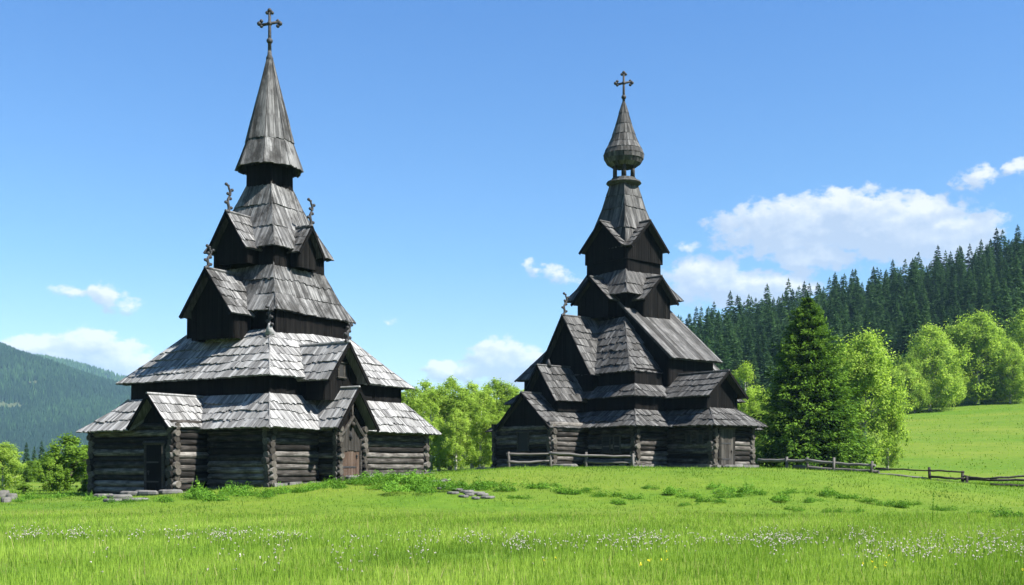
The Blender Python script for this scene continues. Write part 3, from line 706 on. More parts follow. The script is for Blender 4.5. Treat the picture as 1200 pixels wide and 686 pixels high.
# far mountains
def mountain(name, Y0, sky, depth, mat, seed, base=-30, wood_n=0, wood_x=None, clear=()):
    rng = np.random.default_rng(seed)
    xs = np.linspace(X(-900, Y0), X(760, Y0), 160); us = np.linspace(0, 1, 60)
    prof = np.interp(xs, [X(p, Y0) for p, _ in sky], [Z(q, Y0) for _, q in sky])
    nz = sum(np.sin(xs * f + rng.random() * 6)[None, :] * np.sin(us * g * 6 + rng.random() * 6)[:, None] * a for f, g, a in ((.004, 1, 22), (.011, 2, 12), (.023, 3, 7), (.05, 5, 3.0)))
    k = np.sin(us * math.pi / 2) ** 1.0
    Zm = base + (prof[None, :] - base) * k[:, None] + nz * (np.sin(us * math.pi) ** .8)[:, None] + (rng.random((60, 160)) - .5) * 3.0
    Ym = Y0 - depth + us[:, None] * depth + 0 * xs[None, :]
    Xm = xs[None, :] * (Ym / Y0) ** .5
    # far side
    Zb = np.full((1, 160), base); Yb = np.full((1, 160), Y0 + depth * .6)
    Zm = np.vstack([Zm, Zb]); Ym = np.vstack([Ym, Yb]); Xm = np.vstack([Xm, Xm[-1:]])
    i_ = np.arange(61 * 160).reshape(61, 160); fs = np.stack([i_[:-1, :-1], i_[:-1, 1:], i_[1:, 1:], i_[1:, :-1]], -1).reshape(-1, 4)
    me = bpy.data.meshes.new(name); me.from_pydata(np.stack([Xm, Ym, Zm], -1).reshape(-1, 3).tolist(), [], fs.tolist())
    me.polygons.foreach_set('use_smooth', np.ones(len(fs), bool)); me.materials.append(mat); me.update()
    if wood_n:      # the far wood on its slopes: one mass of small conifers
        n = wood_n; gu = rng.random(n) * 58.9 + .05; gx2 = rng.uniform(70, 128, n) if wood_x is None else rng.uniform(*wood_x, n); iu, ix = gu.astype(int), gx2.astype(int); fu, fx = gu - iu, gx2 - ix
        smp = lambda A: A[iu, ix] * (1 - fu) * (1 - fx) + A[iu + 1, ix] * fu * (1 - fx) + A[iu, ix + 1] * (1 - fu) * fx + A[iu + 1, ix + 1] * fu * fx
        x, y, z = smp(Xm), smp(Ym), smp(Zm); keep = np.ones(n, bool)
        for (cx, cy, cz, rx, rz) in clear: keep &= ((x - cx) / (rx * 1.1)) ** 2 + ((z - cz + 7) / (rz * 1.25)) ** 2 > rng.uniform(.6, 1.2, n)
        x, y, z = x[keep], y[keep], z[keep]; n = len(x); h = rng.uniform(7, 15, n); w = h * rng.uniform(.2, .36, n); a = rng.random(n) * 3.14; T = []; V = []
        for k in range(2):
            dx, dy = np.cos(a + k * 1.57) * w, np.sin(a + k * 1.57) * w
            V.append(np.stack([np.stack([x - dx, y - dy, z - 2], 1), np.stack([x + dx, y + dy, z - 2], 1), np.stack([x, y, z + h], 1)], 1)); T.append(np.clip(rng.normal(.42, .22, n) + .25 * np.sin(x * .02) * np.sin(z * .05), 0, 1))
        tag(link('far_wood', npmesh('far_wood', np.concatenate(V), 3, np.concatenate(T), M['spruce'])), kind='stuff')
    return tag(link(name, me), kind='structure')
YM = 2300
CLEAR = [(X(30, 2200), 0, Z(432, 2200), 36, 18), (X(62, 2000), 0, Z(480, 2000), 26, 7), (X(104, 2150), 0, Z(458, 2150), 10, 5)]
mountain('mountain', YM, [(-900, 474), (-500, 425), (-150, 403), (-40, 410), (0, 417), (25, 420), (50, 429), (75, 437), (110, 448), (140, 460), (200, 482), (300, 505), (420, 525), (760, 545)], 900,
         mountain_mat('forested_mountain', CLEAR), 4, wood_n=52000, wood_x=(66, 116), clear=CLEAR)
mountain('distant_ridge', 3000, [(-900, 480), (-200, 430), (60, 424), (90, 430), (115, 437), (140, 446), (200, 462), (300, 490), (420, 512), (760, 540)], 700, mountain_mat('distant_forest', []), 9, wood_n=16000, wood_x=(84, 116))

# ------------------------------------------------------------------ vegetation
rng = np.random.default_rng(5)
def unit(v): return v / np.maximum(np.linalg.norm(v, axis=-1, keepdims=True), 1e-9)
def leaf_quads(c, nrm, size, rg, aspect=.6):
    n = len(c); r = rg.normal(size=(n, 3)); a = unit(np.cross(nrm, r)); b = np.cross(nrm, a)
    s_ = size[:, None]
    return np.stack([c - a * s_, c + b * s_ * aspect, c + a * s_, c - b * s_ * aspect], 1)
def broadleaf(seed, h, rad, n_cl, per, leaf, base=.12, drape=.5, trunk_mat='birch_bark', leaf_mat='birch_leaf', name='birch_tree', droop=True, prof=None):
    rg = np.random.default_rng(seed); rr = random.Random(seed)
    # crown clusters: ovoid, shell-biased, with lobes
    u = rg.random(n_cl); zt = base + (1 - base) * u ** .85
    pr = prof or (lambda t: np.sin(np.clip((t - base) / (1 - base), 0, 1) ** .85 * math.pi) ** .5)
    th = rg.random(n_cl) * 2 * math.pi; lob = 1 + .26 * np.sin(th * 3 + rg.random() * 6) * np.sin(zt * 9 + rg.random() * 6) + .16 * np.sin(th * 2 + rg.random() * 6 + zt * 5)
    rc = rad * pr(zt) * lob * rg.random(n_cl) ** .42 * .9 * np.where(rg.random(n_cl) < .12, 1.18, 1)
    cc = np.stack([rc * np.cos(th), rc * np.sin(th), zt * h], 1)
    ns_ = 7; sz_ = rg.uniform(max(base + .12, .2), .86, ns_); sa_ = rg.random(ns_) * 6.283; sr_ = rad * rg.uniform(.35, .8, ns_) * pr(sz_)
    si = rg.integers(0, ns_, n_cl); sub = np.stack([sr_[si] * np.cos(sa_[si]), sr_[si] * np.sin(sa_[si]), sz_[si] * h], 1) + unit(rg.normal(size=(n_cl, 3))) * (rg.random((n_cl, 1)) ** .45) * np.array([rad * .52, rad * .52, h * .15])
    m6 = rg.random(n_cl) < .55; cc[m6] = sub[m6]; cc[:, 2] = np.clip(cc[:, 2], base * h, h)
    cr = rad * rg.uniform(.09, .24, n_cl)
    ctone = rg.normal(.54, .12, n_cl)
    C = np.repeat(cc, per, 0); off = unit(rg.normal(size=(n_cl * per, 3))) * (rg.random((n_cl * per, 1)) ** .9 * 1.25)
    off *= np.repeat(cr, per)[:, None]; off[:, 2] = off[:, 2] * (1.25 if droop else .8)
    if droop: off[:, 2] -= drape * np.repeat(cr, per) * (rg.random(n_cl * per) ** 2) * 1.6
    pos = C + off
    outw = unit(np.stack([pos[:, 0], pos[:, 1], (pos[:, 2] - h * .45) * .6], 1)); nrm = unit(outw * .5 + unit(off) * .4 + rg.normal(size=pos.shape) * .55 + np.array([0, 0, .25]))
    size = leaf * rg.uniform(.6, 1.25, len(pos))
    tone = np.repeat(ctone, per) + rg.normal(0, .14, len(pos))
    me = npmesh('crown', leaf_quads(pos, nrm, size, rg), 4, tone, M[leaf_mat])
    tb = MB(); lean = (rr.uniform(-.03, .03) * h, rr.uniform(-.03, .03) * h)
    tp = [(lean[0] * t, lean[1] * t, t * h * .92) for t in (0, .15, .35, .55, .75, 1)]
    r0 = h * .017
    tube(tb, [(0, 0, -.3)] + tp, [r0 * 1.25, r0 * 1.1, r0, r0 * .85, r0 * .62, r0 * .4, .02], 8, .5, rnd=rr)
    order = rg.permutation(n_cl)[:min(22, n_cl)]
    for k in order:
        e = Vector(cc[k]); zb = max(.1, e.z / h - .16) * h * .92; t = zb / (h * .92)
        b = Vector((lean[0] * t, lean[1] * t, zb)); mid = (b + e) / 2 + Vector((0, 0, .04 * h))
        tube(tb, [b, mid, e], [r0 * .4, r0 * .26, .012], 5, .5, rnd=rr)
    tm = tb.build('trunk', M[trunk_mat]); tme = tm.data; bpy.data.objects.remove(tm)
    return me, tme
class Kind:
    def __init__(s, name, crown, trunk): s.name, s.c, s.t = name, crown, trunk
    def put(s, x, y, sc, rz, label, cat, group=None, sxy=1.0, dz=0.0):
        r = empty(s.name, (x, y, float(H(x, y)) + dz), rz); r.scale = (sc * sxy, sc * sxy, sc)
        link('crown', s.c, r); link('trunk', s.t, r)
        return tag(r, label, cat, group)
B = [Kind('birch_tree', *broadleaf(31 + k, 10, 2.3, 290, 105, .082, .06)) for k in range(4)]
BF = [Kind('birch_tree', *broadleaf(61 + k, 14, 4.2, 420, 105, .13, .04)) for k in range(3)]
BU = [Kind('leafy_bush', *broadleaf(91 + k, 3.6, 1.7, 60, 190, .085, .03, .3, 'bark', 'bush_leaf')) for k in range(3)]

def spruce_mesh(seed, h, rad, nw, nb, ns, leaf, mat='spruce', tips=.25, pw=.82, droop=(.15, .45), bvar=.12, wide=.34):
    """whorls of drooping branches, each a flat spray of twigs that point outwards"""
    rg = np.random.default_rng(seed); V = []; T = []
    for w in range(nw):
        t = (w + rg.random() * .7) / nw; z = h * (.03 + .955 * t); L = rad * (1 - t) ** pw * rg.uniform(.8, 1.08) + .03
        a0 = rg.random() * 6.283
        for b in range(nb):
            a = a0 + 6.283 * (b + rg.uniform(-.35, .35)) / nb; l = L * rg.uniform(.68, 1.08); zb = z + rg.normal(0, h / nw * .5)
            d = np.array([math.cos(a), math.sin(a), 0.0]); lat = np.array([-d[1], d[0], 0.0]); dr = rg.uniform(*droop)
            k = .12 + .88 * rg.random(ns) ** .62; sgn = rg.uniform(-1, 1, ns); hw = wide * l * np.clip(1.12 - k, 0, 1) ** .6 * np.clip(k * 2.4, 0, 1)
            P = d * (k * l)[:, None] + lat * (sgn * hw)[:, None]
            P[:, 2] = zb + .10 * k * l - (k ** 1.6) * l * dr + np.clip(k - .75, 0, 1) * l * .35 - np.abs(sgn) * hw * .35 + rg.normal(0, .03 * l + .02, ns)
            out = unit(d * .9 + lat * (sgn * 1.0)[:, None] + rg.normal(size=(ns, 3)) * .28 + np.array([0, 0, -.28])); side = unit(np.cross(out, np.array([0, 0, 1.0]) + rg.normal(size=(ns, 3)) * .7))
            s_ = leaf * (.28 + .72 * (1 - t) ** .7) * rg.uniform(.6, 1.35, ns)[:, None]
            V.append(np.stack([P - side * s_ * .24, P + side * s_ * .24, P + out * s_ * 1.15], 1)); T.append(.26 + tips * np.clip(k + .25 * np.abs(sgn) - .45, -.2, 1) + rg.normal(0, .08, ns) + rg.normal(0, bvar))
    lr = h * .035; V.append(np.array([[[-lr * .35, 0, h * .955], [lr * .35, 0, h * .955], [0, 0, h * 1.02]], [[0, -lr * .35, h * .955], [0, lr * .35, h * .955], [0, 0, h * 1.02]]])); T.append(np.array([.35, .35]))
    return npmesh('crown', np.concatenate(V), 3, np.concatenate(T), M[mat])
def trunk_mesh(h, r, mat='bark'):
    tb = MB(); tube(tb, [(0, 0, -.4), (0, 0, h * .3), (0, 0, h * .97)], [r * 1.2, r, .02], 7, .5); o = tb.build('trunk', M[mat]); me = o.data; bpy.data.objects.remove(o); return me

# big conifer
YT = 82
hx = X(947, YT); cone = Kind('conifer_tree', spruce_mesh(3, 13.4, 5.0, 60, 17, 135, .23, 'conifer', .9, .62, (.0, .32), .2, .24), trunk_mesh(13.2, .24))
cone.put(hx, YT, 1.0, .3, 'large dark green conifer standing right of the second church', 'tree')

# birches
def birch_at(px, py_top, Y, k, label, group=None, kinds=B, h0=10.0, sxy=1.0, cat='tree'):
    x = X(px, Y); g_ = float(H(x, Y)); sc = (Z(py_top, Y) - g_) / (h0 * 1.03)
    return kinds[k % len(kinds)].put(x, Y, sc, k * 1.7, label, cat, group, sxy)
gc = 'birches between the two churches'; lc = 'bright green birch in the thicket between the two churches'
copse = [(482, 452, 92), (497, 444, 100), (514, 449, 94), (527, 441, 103), (541, 452, 93), (553, 446, 101), (566, 450, 95), (579, 443, 103), (592, 447, 96), (606, 452, 100), (470, 462, 100), (505, 470, 88), (534, 478, 87), (562, 474, 88), (590, 480, 88), (618, 455, 104)]
for k, (px, py, Y) in enumerate(copse): birch_at(px, py, Y, k, lc, gc, sxy=1.25)
birch_at(1013, 386, 96, 1, 'tall weeping birch just behind the right side of the big conifer', kinds=BF, h0=14, sxy=.98)
birch_at(1040, 470, 97, 2, 'short birch at the right foot of the tall weeping birch', sxy=1.1)
birch_at(873, 424, 100, 3, 'slim birch seen between the second church and the conifer', sxy=1.0)
birch_at(889, 470, 92, 0, 'low birch against the left foot of the big conifer', sxy=1.3)
birch_at(1090, 381, 184, 0, 'round birch at the upper edge of the sloping pasture, left of the tallest pair', kinds=BF, h0=14, sxy=1.25)
birch_at(1072, 410, 182, 2, 'lower birch leaning against the left side of the round pasture birch', kinds=BF, h0=14, sxy=1.0)
birch_at(1146, 364, 192, 1, 'tallest broad birch on the sloping pasture below the spruce wood', kinds=BF, h0=14, sxy=1.2)
birch_at(1172, 385, 196, 2, 'pale birch crowding the right side of the tallest pasture birch', kinds=BF, h0=14, sxy=1.1)
birch_at(1204, 362, 201, 0, 'birch cut by the right edge of the view on the pasture', kinds=BF, h0=14, sxy=1.2)
birch_at(1060, 425, 180, 1, 'lowest birch at the shaded left end of the pasture trees', kinds=BF, h0=14, sxy=1.4)
birch_at(1184, 402, 190, 0, 'birch standing in front of its pasture neighbours near the right edge of the view', kinds=BF, h0=14, sxy=1.2)
birch_at(1118, 424, 190, 1, 'small birch filling the gap between the two big pasture birches', kinds=BF, h0=14, sxy=1.1)
# left edge
def bush(px, pt, Y, k, label, sxy=1.0, group=None):
    birch_at(px, pt, Y, k, label, group, BU, 3.6, sxy, 'bush')
bush(80, 513, 72, 0, 'tall bright green bush against the left corner of the spired church', 1.35)
bush(58, 540, 70, 1, 'low bush left of the tall bush by the spired church', 1.3)
birch_at(4, 516, 74, 2, 'young birch cut by the left edge of the view', sxy=1.7)
bush(100, 562, 66, 2, 'small dark bush at the foot of the left church wall', 1.4)
bush(28, 566, 68, 0, 'flat bush behind the stones at the left edge', 1.8)
gl = 'dark spruces below the mountain'; 
SP = [spruce_mesh(101 + k, 18, [2.6, 3.1, 2.2, 3.6, 2.9][k], 27, 7, 15, .85, tips=.5, pw=[.8, .9, .7, .95, .75][k], droop=(.3, .7)) for k in range(5)]
SPT = trunk_mesh(17, .22)
for k, (px, pt, Y) in enumerate([(31, 519, 150), (49, 517, 155), (40, 524, 148), (20, 526, 160), (62, 526, 158)]):
    x = X(px, Y); o = empty('spruce_tree', (x, Y, float(H(x, Y))), k * 1.1); sc = (Z(pt, Y)) / 18.2; o.scale = (sc * 1.2, sc * 1.2, sc)
    link('crown', SP[k % 5], o); link('trunk', SPT, o)
    tag(o, 'small dark spruce below the blue mountain, behind the left bushes', 'tree', gl)
for k, (px, pt, Y) in enumerate([(-10, 535, 110), (12, 538, 105), (34, 541, 108), (55, 536, 112), (76, 534, 118), (98, 528, 112), (112, 530, 108)]):
    birch_at(px, pt, Y, k, 'low round green tree in the row behind the left bushes', 'trees behind the left bushes', BU, 3.6, 1.5)

# spruce wood on the hill
def trees_xy():
    pts = []; rg = random.Random(77); tries = 0
    while len(pts) < 1050 and tries < 90000:
        tries += 1
        Y = rg.uniform(212, 372); px = rg.uniform(770, 1215); x = X(px, Y)
        g_ = float(H(x, Y))
        if g_ < 5 and px < 830: continue
        py = HY - (g_ - CAMZ) / Y * F
        if Y < 236 and 1035 < px < 1060: continue
        if any(abs(x - a) < 1.9 and abs(Y - b) < 2.9 for a, b, _ in pts): continue
        pts.append((x, Y, px))
    return pts
pts = trees_xy()
# which ones show: coarse painter over columns, front to back
order = sorted(pts, key=lambda p: p[1]); skyl = np.full(600, 1e9); show = []
for (x, Y, px) in order:
    rg = random.Random(int(x * 100)); hh = rg.uniform(7.5, 15.5) * (1.2 if rg.random() < .1 else 1)
    g_ = float(H(x, Y)); top = HY - (g_ + hh - CAMZ) / Y * F; c0 = int((px - 760)); c0 = min(max(c0, 0), 590)
    vis = skyl[max(0, c0 - 3):c0 + 4].min() - top
    base_hidden = False
    show.append((vis, x, Y, hh, rg.randrange(5), rg.random() * 6))
    for c in range(max(0, c0 - 7), min(600, c0 + 8)):
        skyl[c] = min(skyl[c], top + abs(c - c0) * 4.0 + 6)
vis_t = sorted([t for t in show if t[0] > 2], key=lambda t: -min(t[0], 80))
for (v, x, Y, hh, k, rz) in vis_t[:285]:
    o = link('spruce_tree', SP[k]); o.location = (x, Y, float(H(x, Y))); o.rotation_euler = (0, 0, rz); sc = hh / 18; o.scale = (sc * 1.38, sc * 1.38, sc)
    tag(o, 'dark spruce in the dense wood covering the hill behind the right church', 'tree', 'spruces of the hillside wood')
rest = vis_t[285:] + [t for t in show if -4 < t[0] <= 2]
allv = []; allt = []
srcv = []
for m_ in SP:
    a = np.empty(len(m_.vertices) * 3, np.float32); m_.vertices.foreach_get('co', a); t_ = np.empty(len(m_.polygons), np.float32); m_.attributes['tone'].data.foreach_get('value', t_); srcv.append((a.reshape(-1, 3), t_))
for (v, x, Y, hh, k, rz) in rest:
    a, t_ = srcv[k]; sc = hh / 18; q = a * np.array([sc * 1.38, sc * 1.38, sc]); ca, sa = math.cos(rz), math.sin(rz)
    q = np.stack([q[:, 0] * ca - q[:, 1] * sa + x, q[:, 0] * sa + q[:, 1] * ca + Y, q[:, 2] + float(H(x, Y))], 1); allv.append(q); allt.append(t_)
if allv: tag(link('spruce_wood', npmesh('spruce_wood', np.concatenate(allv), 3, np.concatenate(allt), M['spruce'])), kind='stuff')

# ------------------------------------------------------------------ grass
def blades(n, yr, hgt, wid, seed, tone=.5, bend=.35, xm=1.18, clump=0, hvar=.4):
    rg = np.random.default_rng(seed)
    y = np.sqrt(rg.random(n) * (yr[1] ** 2 - yr[0] ** 2) + yr[0] ** 2); x = (rg.random(n) * 2 - 1) * y * (600 / F) * xm
    if clump:
        kx = np.sin(x * 1.3 + y * .7) * np.sin(y * 1.1 - x * .4) + .5 * np.sin(x * 3.1 + 1) * np.sin(y * 2.7)
        keep = rg.random(n) < np.clip(.55 + clump * kx, .05, 1); x, y = x[keep], y[keep]
    n = len(x); z = H(x, y); h = hgt * rg.lognormal(0, hvar, n); a = rg.random(n) * 6.283; w = wid * rg.uniform(.6, 1.4, n)
    b = np.stack([x, y, z - .02], 1); d = np.stack([np.cos(a), np.sin(a), 0 * a], 1); la = rg.random(n) * 6.283; lean = np.stack([np.cos(la), np.sin(la), 0 * la], 1) * (h * bend * rg.random(n))[:, None]
    tip = b + lean + np.stack([0 * h, 0 * h, h], 1)
    V = np.stack([b - d * w[:, None] / 2, b + d * w[:, None] / 2, tip], 1)
    big = .14 * np.sin(x * .35 + 2) * np.sin(y * .5) + .12 * np.sin(x * 1.1 - y * .6)
    return V, np.clip(tone + big * 1.25 + rg.normal(0, .11, n), 0, 1)
parts = [blades(260000, (13.5, 26), .085, .013, 1, .55, clump=.3, hvar=.5), blades(170000, (24, 40), .075, .02, 2, .6), blades(150000, (38, 62), .07, .033, 3, .34, clump=.3), blades(70000, (60, 84), .085, .045, 4, .4), blades(60000, (86, 205), .13, .12, 6, .5, clump=.5)]
hill_ok = (parts[4][0][:, 0, 0] / parts[4][0][:, 0, 1] > .30); parts[4] = (parts[4][0][hill_ok], parts[4][1][hill_ok])
V = np.concatenate([p[0] for p in parts]); T = np.concatenate([p[1] for p in parts])
# no grass inside the churches
def inside(ch, x, y, rects):
    ca, sa = math.cos(-ch.root.rotation_euler[2]), math.sin(-ch.root.rotation_euler[2]); dx, dy = x - ch.root.location.x, y - ch.root.location.y
    lx, ly = dx * ca - dy * sa, dx * sa + dy * ca; m_ = np.zeros(len(x), bool)
    for (a, b, c, d) in rects: m_ |= (lx > a) & (lx < b) & (ly > c) & (ly < d)
    return m_
R1 = [(-6, 6, -6, 6), (ax0, ax1, ay, -5), (5, pxf + .15, py0, py1)]; R2 = [(bx0, bx1, by0, by1), (fx0, fx1, fy, -5), (5, gx, gy0, gy1)]
bad = inside(c1, V[:, 0, 0], V[:, 0, 1], R1) | inside(c2, V[:, 0, 0], V[:, 0, 1], R2)
tag(link('meadow_grass', npmesh('meadow_grass', V[~bad], 3, T[~bad], M['grass'])), kind='stuff')

M['straw'] = leafmat('straw', [(0, (.16, .17, .05)), (1, (.34, .31, .14))], .3, 1.0, 0)
Vs_, Ts_ = blades(5200, (13.8, 40), .2, .011, 31, .5, .5, hvar=.35); bad = inside(c1, Vs_[:, 0, 0], Vs_[:, 0, 1], R1)
tag(link('dry_grass_stalks', npmesh('dry_grass_stalks', Vs_[~bad], 3, Ts_[~bad], M['straw'])), kind='stuff')
def flowers(name, n, rows, mat, size, seed, hz):
    rg = np.random.default_rng(seed); P = []
    for (px0, px1, py, spr, k) in rows:
        Yc_ = CAMZ * F / (py - HY); y = Yc_ * np.exp(rg.normal(0, spr, int(n * k)))
        cl = rg.uniform(px0, px1, max(3, int(n * k / 9))); px = rg.choice(cl, int(n * k)) + rg.normal(0, 9, int(n * k)); P.append(np.stack([X(px, y), y], 1))
    P = np.concatenate(P); m_ = (P[:, 1] > 14.2) & (P[:, 1] < 34); P = P[m_]; n = len(P)
    z = H(P[:, 0], P[:, 1]); h = hz * rg.uniform(.7, 1.3, n); head = np.stack([P[:, 0] + rg.normal(0, .03, n), P[:, 1], z + h], 1)
    Vs, Ts, Ms = [], [], []
    for k in range(6):      # each head: a little puff of petals
        off = rg.normal(size=(n, 3)) * size * .45; nr = unit(rg.normal(size=(n, 3)) + np.array([0, -.4, .8])); Vs.append(leaf_quads(head + off, nr, size * rg.uniform(.5, .9, n), rg, .8)); Ts.append(rg.random(n)); Ms.append(np.zeros(n))
    b = np.stack([P[:, 0], P[:, 1], z], 1); d = np.array([.006, 0, 0]); Vs.append(np.stack([b - d, b + d, head + d * .6, head - d * .6], 1)); Ts.append(rg.random(n) * .6); Ms.append(np.ones(n))
    tag(link(name, npmesh(name, np.concatenate(Vs), 4, np.concatenate(Ts), [M[mat], M['grass']], np.concatenate(Ms))), kind='stuff')
flowers('white_wildflowers', 1100, [(0, 300, 632, .05, .13), (200, 620, 637, .05, .22), (590, 760, 644, .06, .16), (720, 960, 640, .05, .3), (900, 1240, 642, .10, .42), (1000, 1230, 655, .06, .2), (100, 700, 655, .12, .12), (-60, 100, 634, .04, .09)], 'petal', .0155, 3, .19)
flowers('yellow_wildflowers', 16, [(480, 800, 664, .05, .5), (700, 1240, 668, .05, .5)], 'petal_y', .018, 4, .14)

# weeds on the bank: individual clumps
def weed_mesh(seed):
    rg = np.random.default_rng(seed); n = 1150; k = rg.integers(5, 9); cx = rg.normal(0, .42, (k, 2)); cx[0] = 0; ch_ = rg.uniform(.16, .42, k); cr_ = rg.uniform(.18, .36, k)
    i = rg.integers(0, k, n); r = rg.random(n) ** .5; a = rg.random(n) * 6.283
    base = np.stack([cx[i, 0] + r * cr_[i] * np.cos(a), cx[i, 1] * .6 + r * cr_[i] * np.sin(a), np.zeros(n)], 1); hgt = ch_[i] * (1 - .8 * r ** 1.5) * rg.uniform(.1, 1.35, n)
    pos = base + np.stack([rg.normal(0, .04, n), rg.normal(0, .04, n), hgt], 1); nr = unit(rg.normal(size=(n, 3)) * .8 + np.array([0, -.1, .5]))
    q = leaf_quads(pos, nr, .042 * rg.uniform(.5, 1.5, n), rg, .34)
    st = rg.integers(0, n, 160); d = np.array([.009, 0, 0]); tip = pos[st] + rg.normal(0, .06, (160, 3)) + np.array([0, 0, .06]); s4 = np.stack([base[st] - d, base[st] + d, tip + d * .3, tip - d * .3], 1)
    return npmesh('weed_clump', np.concatenate([q, s4]), 4, np.concatenate([rg.normal(.45, .2, n), rg.normal(.5, .15, 160)]), M['weed'])
WM = [weed_mesh(200 + k) for k in range(4)]
def ground_hit(px, py):
    y = np.linspace(14, 84, 1400); x = X(px, y); g_ = H(x, y); q = HY - (g_ - CAMZ) / y * F
    k = np.argmax(q <= py) if (q <= py).any() else np.argmin(q); return float(x[k]), float(y[k]), float(g_[k])
weeds = [(870, 577, 1.5), (890, 580, 1.1), (858, 583, .9), (930, 578, .8), (968, 580, 1.3), (984, 584, 1.1), (1045, 594, 1.1), (1062, 592, .8), (1180, 606, 1.3), (720, 590, .9), (785, 578, 1.2), (800, 582, .9), (670, 578, 1.0), (690, 574, .7), (640, 570, .8), (835, 571, .8), (760, 572, .7), (610, 584, .8), (930, 598, .7), (985, 600, .8),
         (480, 575, 1.5), (505, 577, 1.1), (455, 572, .9), (430, 566, 1.0), (395, 572, .9), (350, 577, 1.2), (300, 581, 1.0), (270, 578, 1.4), (232, 584, 1.3), (245, 587, 1.0), (192, 588, .8), (150, 589, .7), (110, 586, .9), (70, 583, 1.0), (40, 585, .9), (20, 588, .7), (545, 574, 1.0), (575, 570, 1.1),
         (442, 563, 1.3), (458, 562, 1.2), (472, 565, 1.5), (488, 566, 1.6), (500, 570, 1.4), (416, 567, 1.1), (378, 570, .8), (364, 575, .9), (333, 578, .8), (318, 582, .7), (286, 580, .9), (255, 582, .8), (530, 570, .9), (560, 573, 1.3), (590, 575, 1.0), (622, 572, 1.2), (655, 577, 1.0), (700, 582, 1.1), (740, 584, .9), (910, 586, 1.2), (950, 588, .8), (1010, 588, .9), (1100, 598, .8), (1150, 602, .9), (830, 588, .9), (805, 592, .6)]
for k, (px, py, sc) in enumerate(weeds):
    x, y, g_ = ground_hit(px, py); o = link('weed_clump', WM[k % 4]); o.location = (x, y, g_ - .03); o.rotation_euler = (0, 0, k * 1.3); sc *= 1.0 if px < 600 else .78; o.scale = (sc * 1.15, sc * 1.15, sc * .9)
    tag(o, 'dark green weed clump on the grassy bank below the churches', 'plant', 'weed clumps on the bank')
mb = MB(); x, y, g_ = ground_hit(1093, 612); tube(mb, [(0, 0, -.05), (.01, 0, .5), (.03, 0, .95)], [.012, .01, .006], 5); 
for k in range(5): ball(mb, (.012 + .005 * k, 0, .55 + k * .09), .025)
o = mb.build('tall_stalk', M['weed']); o.location = (x, y, g_); tag(o, 'single tall dark weed stalk standing alone in the right meadow', 'plant')

# ------------------------------------------------------------------ stones
def stone(px, py, w, d, h, label, group=None, mat='stone', rz=0, name='flat_stone', dz=0.0, at=None):
    rr = random.Random(int(px * 7 + py)); mb = MB(); n = 9; ring = [(math.cos(6.283 * i / n) * w / 2 * rr.uniform(.82, 1.12), math.sin(6.283 * i / n) * d / 2 * rr.uniform(.82, 1.12)) for i in range(n)]
    lv = [(.92, -.15), (1.0, .25), (.97, .75), (.82, 1.0)]; P = [[(a * k, b * k, z * h + (rr.uniform(-.06, .06) * h if z > .5 else 0)) for a, b in ring] for k, z in lv]
    for i in range(3):
        for j in range(n): mb.poly([P[i][j], P[i][(j + 1) % n], P[i + 1][(j + 1) % n], P[i + 1][j]])
    mb.poly(P[3]); mb.poly(P[0][::-1])
    x, y, g_ = at or ground_hit(px, py); o = mb.build(name, M[mat]); o.location = (x, y, g_ + dz); o.rotation_euler = (0, 0, rz); tag(o, label, 'stone', group); return o
st = [(122, 583, 1.0, .6, .16, 'stone_dark'), (141, 584, 1.2, .6, .16, 'stone'), (160, 581, 1.5, .7, .2, 'stone'), (180, 578, 1.7, .7, .2, 'stone_dark'), (200, 579, 1.3, .7, .2, 'stone'), (133, 588, .9, .5, .12, 'stone'), (158, 587, 1.1, .5, .12, 'stone')]
for px, py, w, d, h, mt in st: stone(px, py, w, d, h, 'pale flat slab in the row of stones below the dark annex door', 'slabs below the annex', mt, .1)
sp = [(513, 565, .8), (520, 570, .5), (528, 572, .45), (536, 575, .6), (547, 577, .5), (556, 579, .7), (566, 581, .45), (572, 584, .5), (531, 579, .4), (543, 583, .35), (523, 564, .45), (558, 585, .4), (518, 574, .35), (550, 581, .35)]
for px, py, w in sp: stone(px, py, w * 1.25, w * .9, .09, 'small pale stone strewn down the bank right of the spired church', 'stones on the bank between the churches', 'stone', px)
for px, py, w, h, mt in ((4, 584, .7, .4, 'stone'), (13, 586, .55, .3, 'stone_dark'), (7, 589, .45, .22, 'stone_dark')): stone(px, py, w, w * .8, h, 'rounded grey boulder in the pile at the left edge of the meadow', 'boulders at the left edge', mt, px, 'boulder')
lw = c1.root.matrix_basis @ Vector((8.35, pc, 0)); a_ = c1.root.location; RZ1 = c1.root.rotation_euler[2]; RZ2 = c2.root.rotation_euler[2]
def loc2w(a, rz, lx, ly): return (a.x + lx * math.cos(rz) - ly * math.sin(rz), a.y + lx * math.sin(rz) + ly * math.cos(rz))
def w1(lx, ly): return loc2w(a_, RZ1, lx, ly)
wx, wy = w1(7.55, pc); stone(0, 1, 1.9, 1.5, .32, 'broad pale doorstep slab before the arched church door', None, 'stone', R(-45), 'stone_step', 0, (wx, wy, 1.02))
wx, wy = w1(.7, -8.5); stone(2, 5, 2.0, .8, .2, 'long doorstep slab before the dark annex door', None, 'stone', R(-45), 'stone_step', 0, (wx, wy, float(H(wx, wy)) + .02))
a2 = c2.root.location
def w2(lx, ly): return loc2w(a2, RZ2, lx, ly)
wx, wy = w2(3.3, -8.4); stone(6, 5, 2.0, 1.1, .22, 'pale slab beside the log pier of the onion capped church', None, 'stone', R(-45), 'stone_step', 0, (wx, wy, float(H(wx, wy)) + .02))
wx, wy = w2(-2.6, -9.8); stone(9, 5, 1.5, .8, .2, 'small flat stone left of the rail fence post', None, 'stone', R(-45), 'flat_stone', 0, (wx, wy, float(H(wx, wy)) + .02))
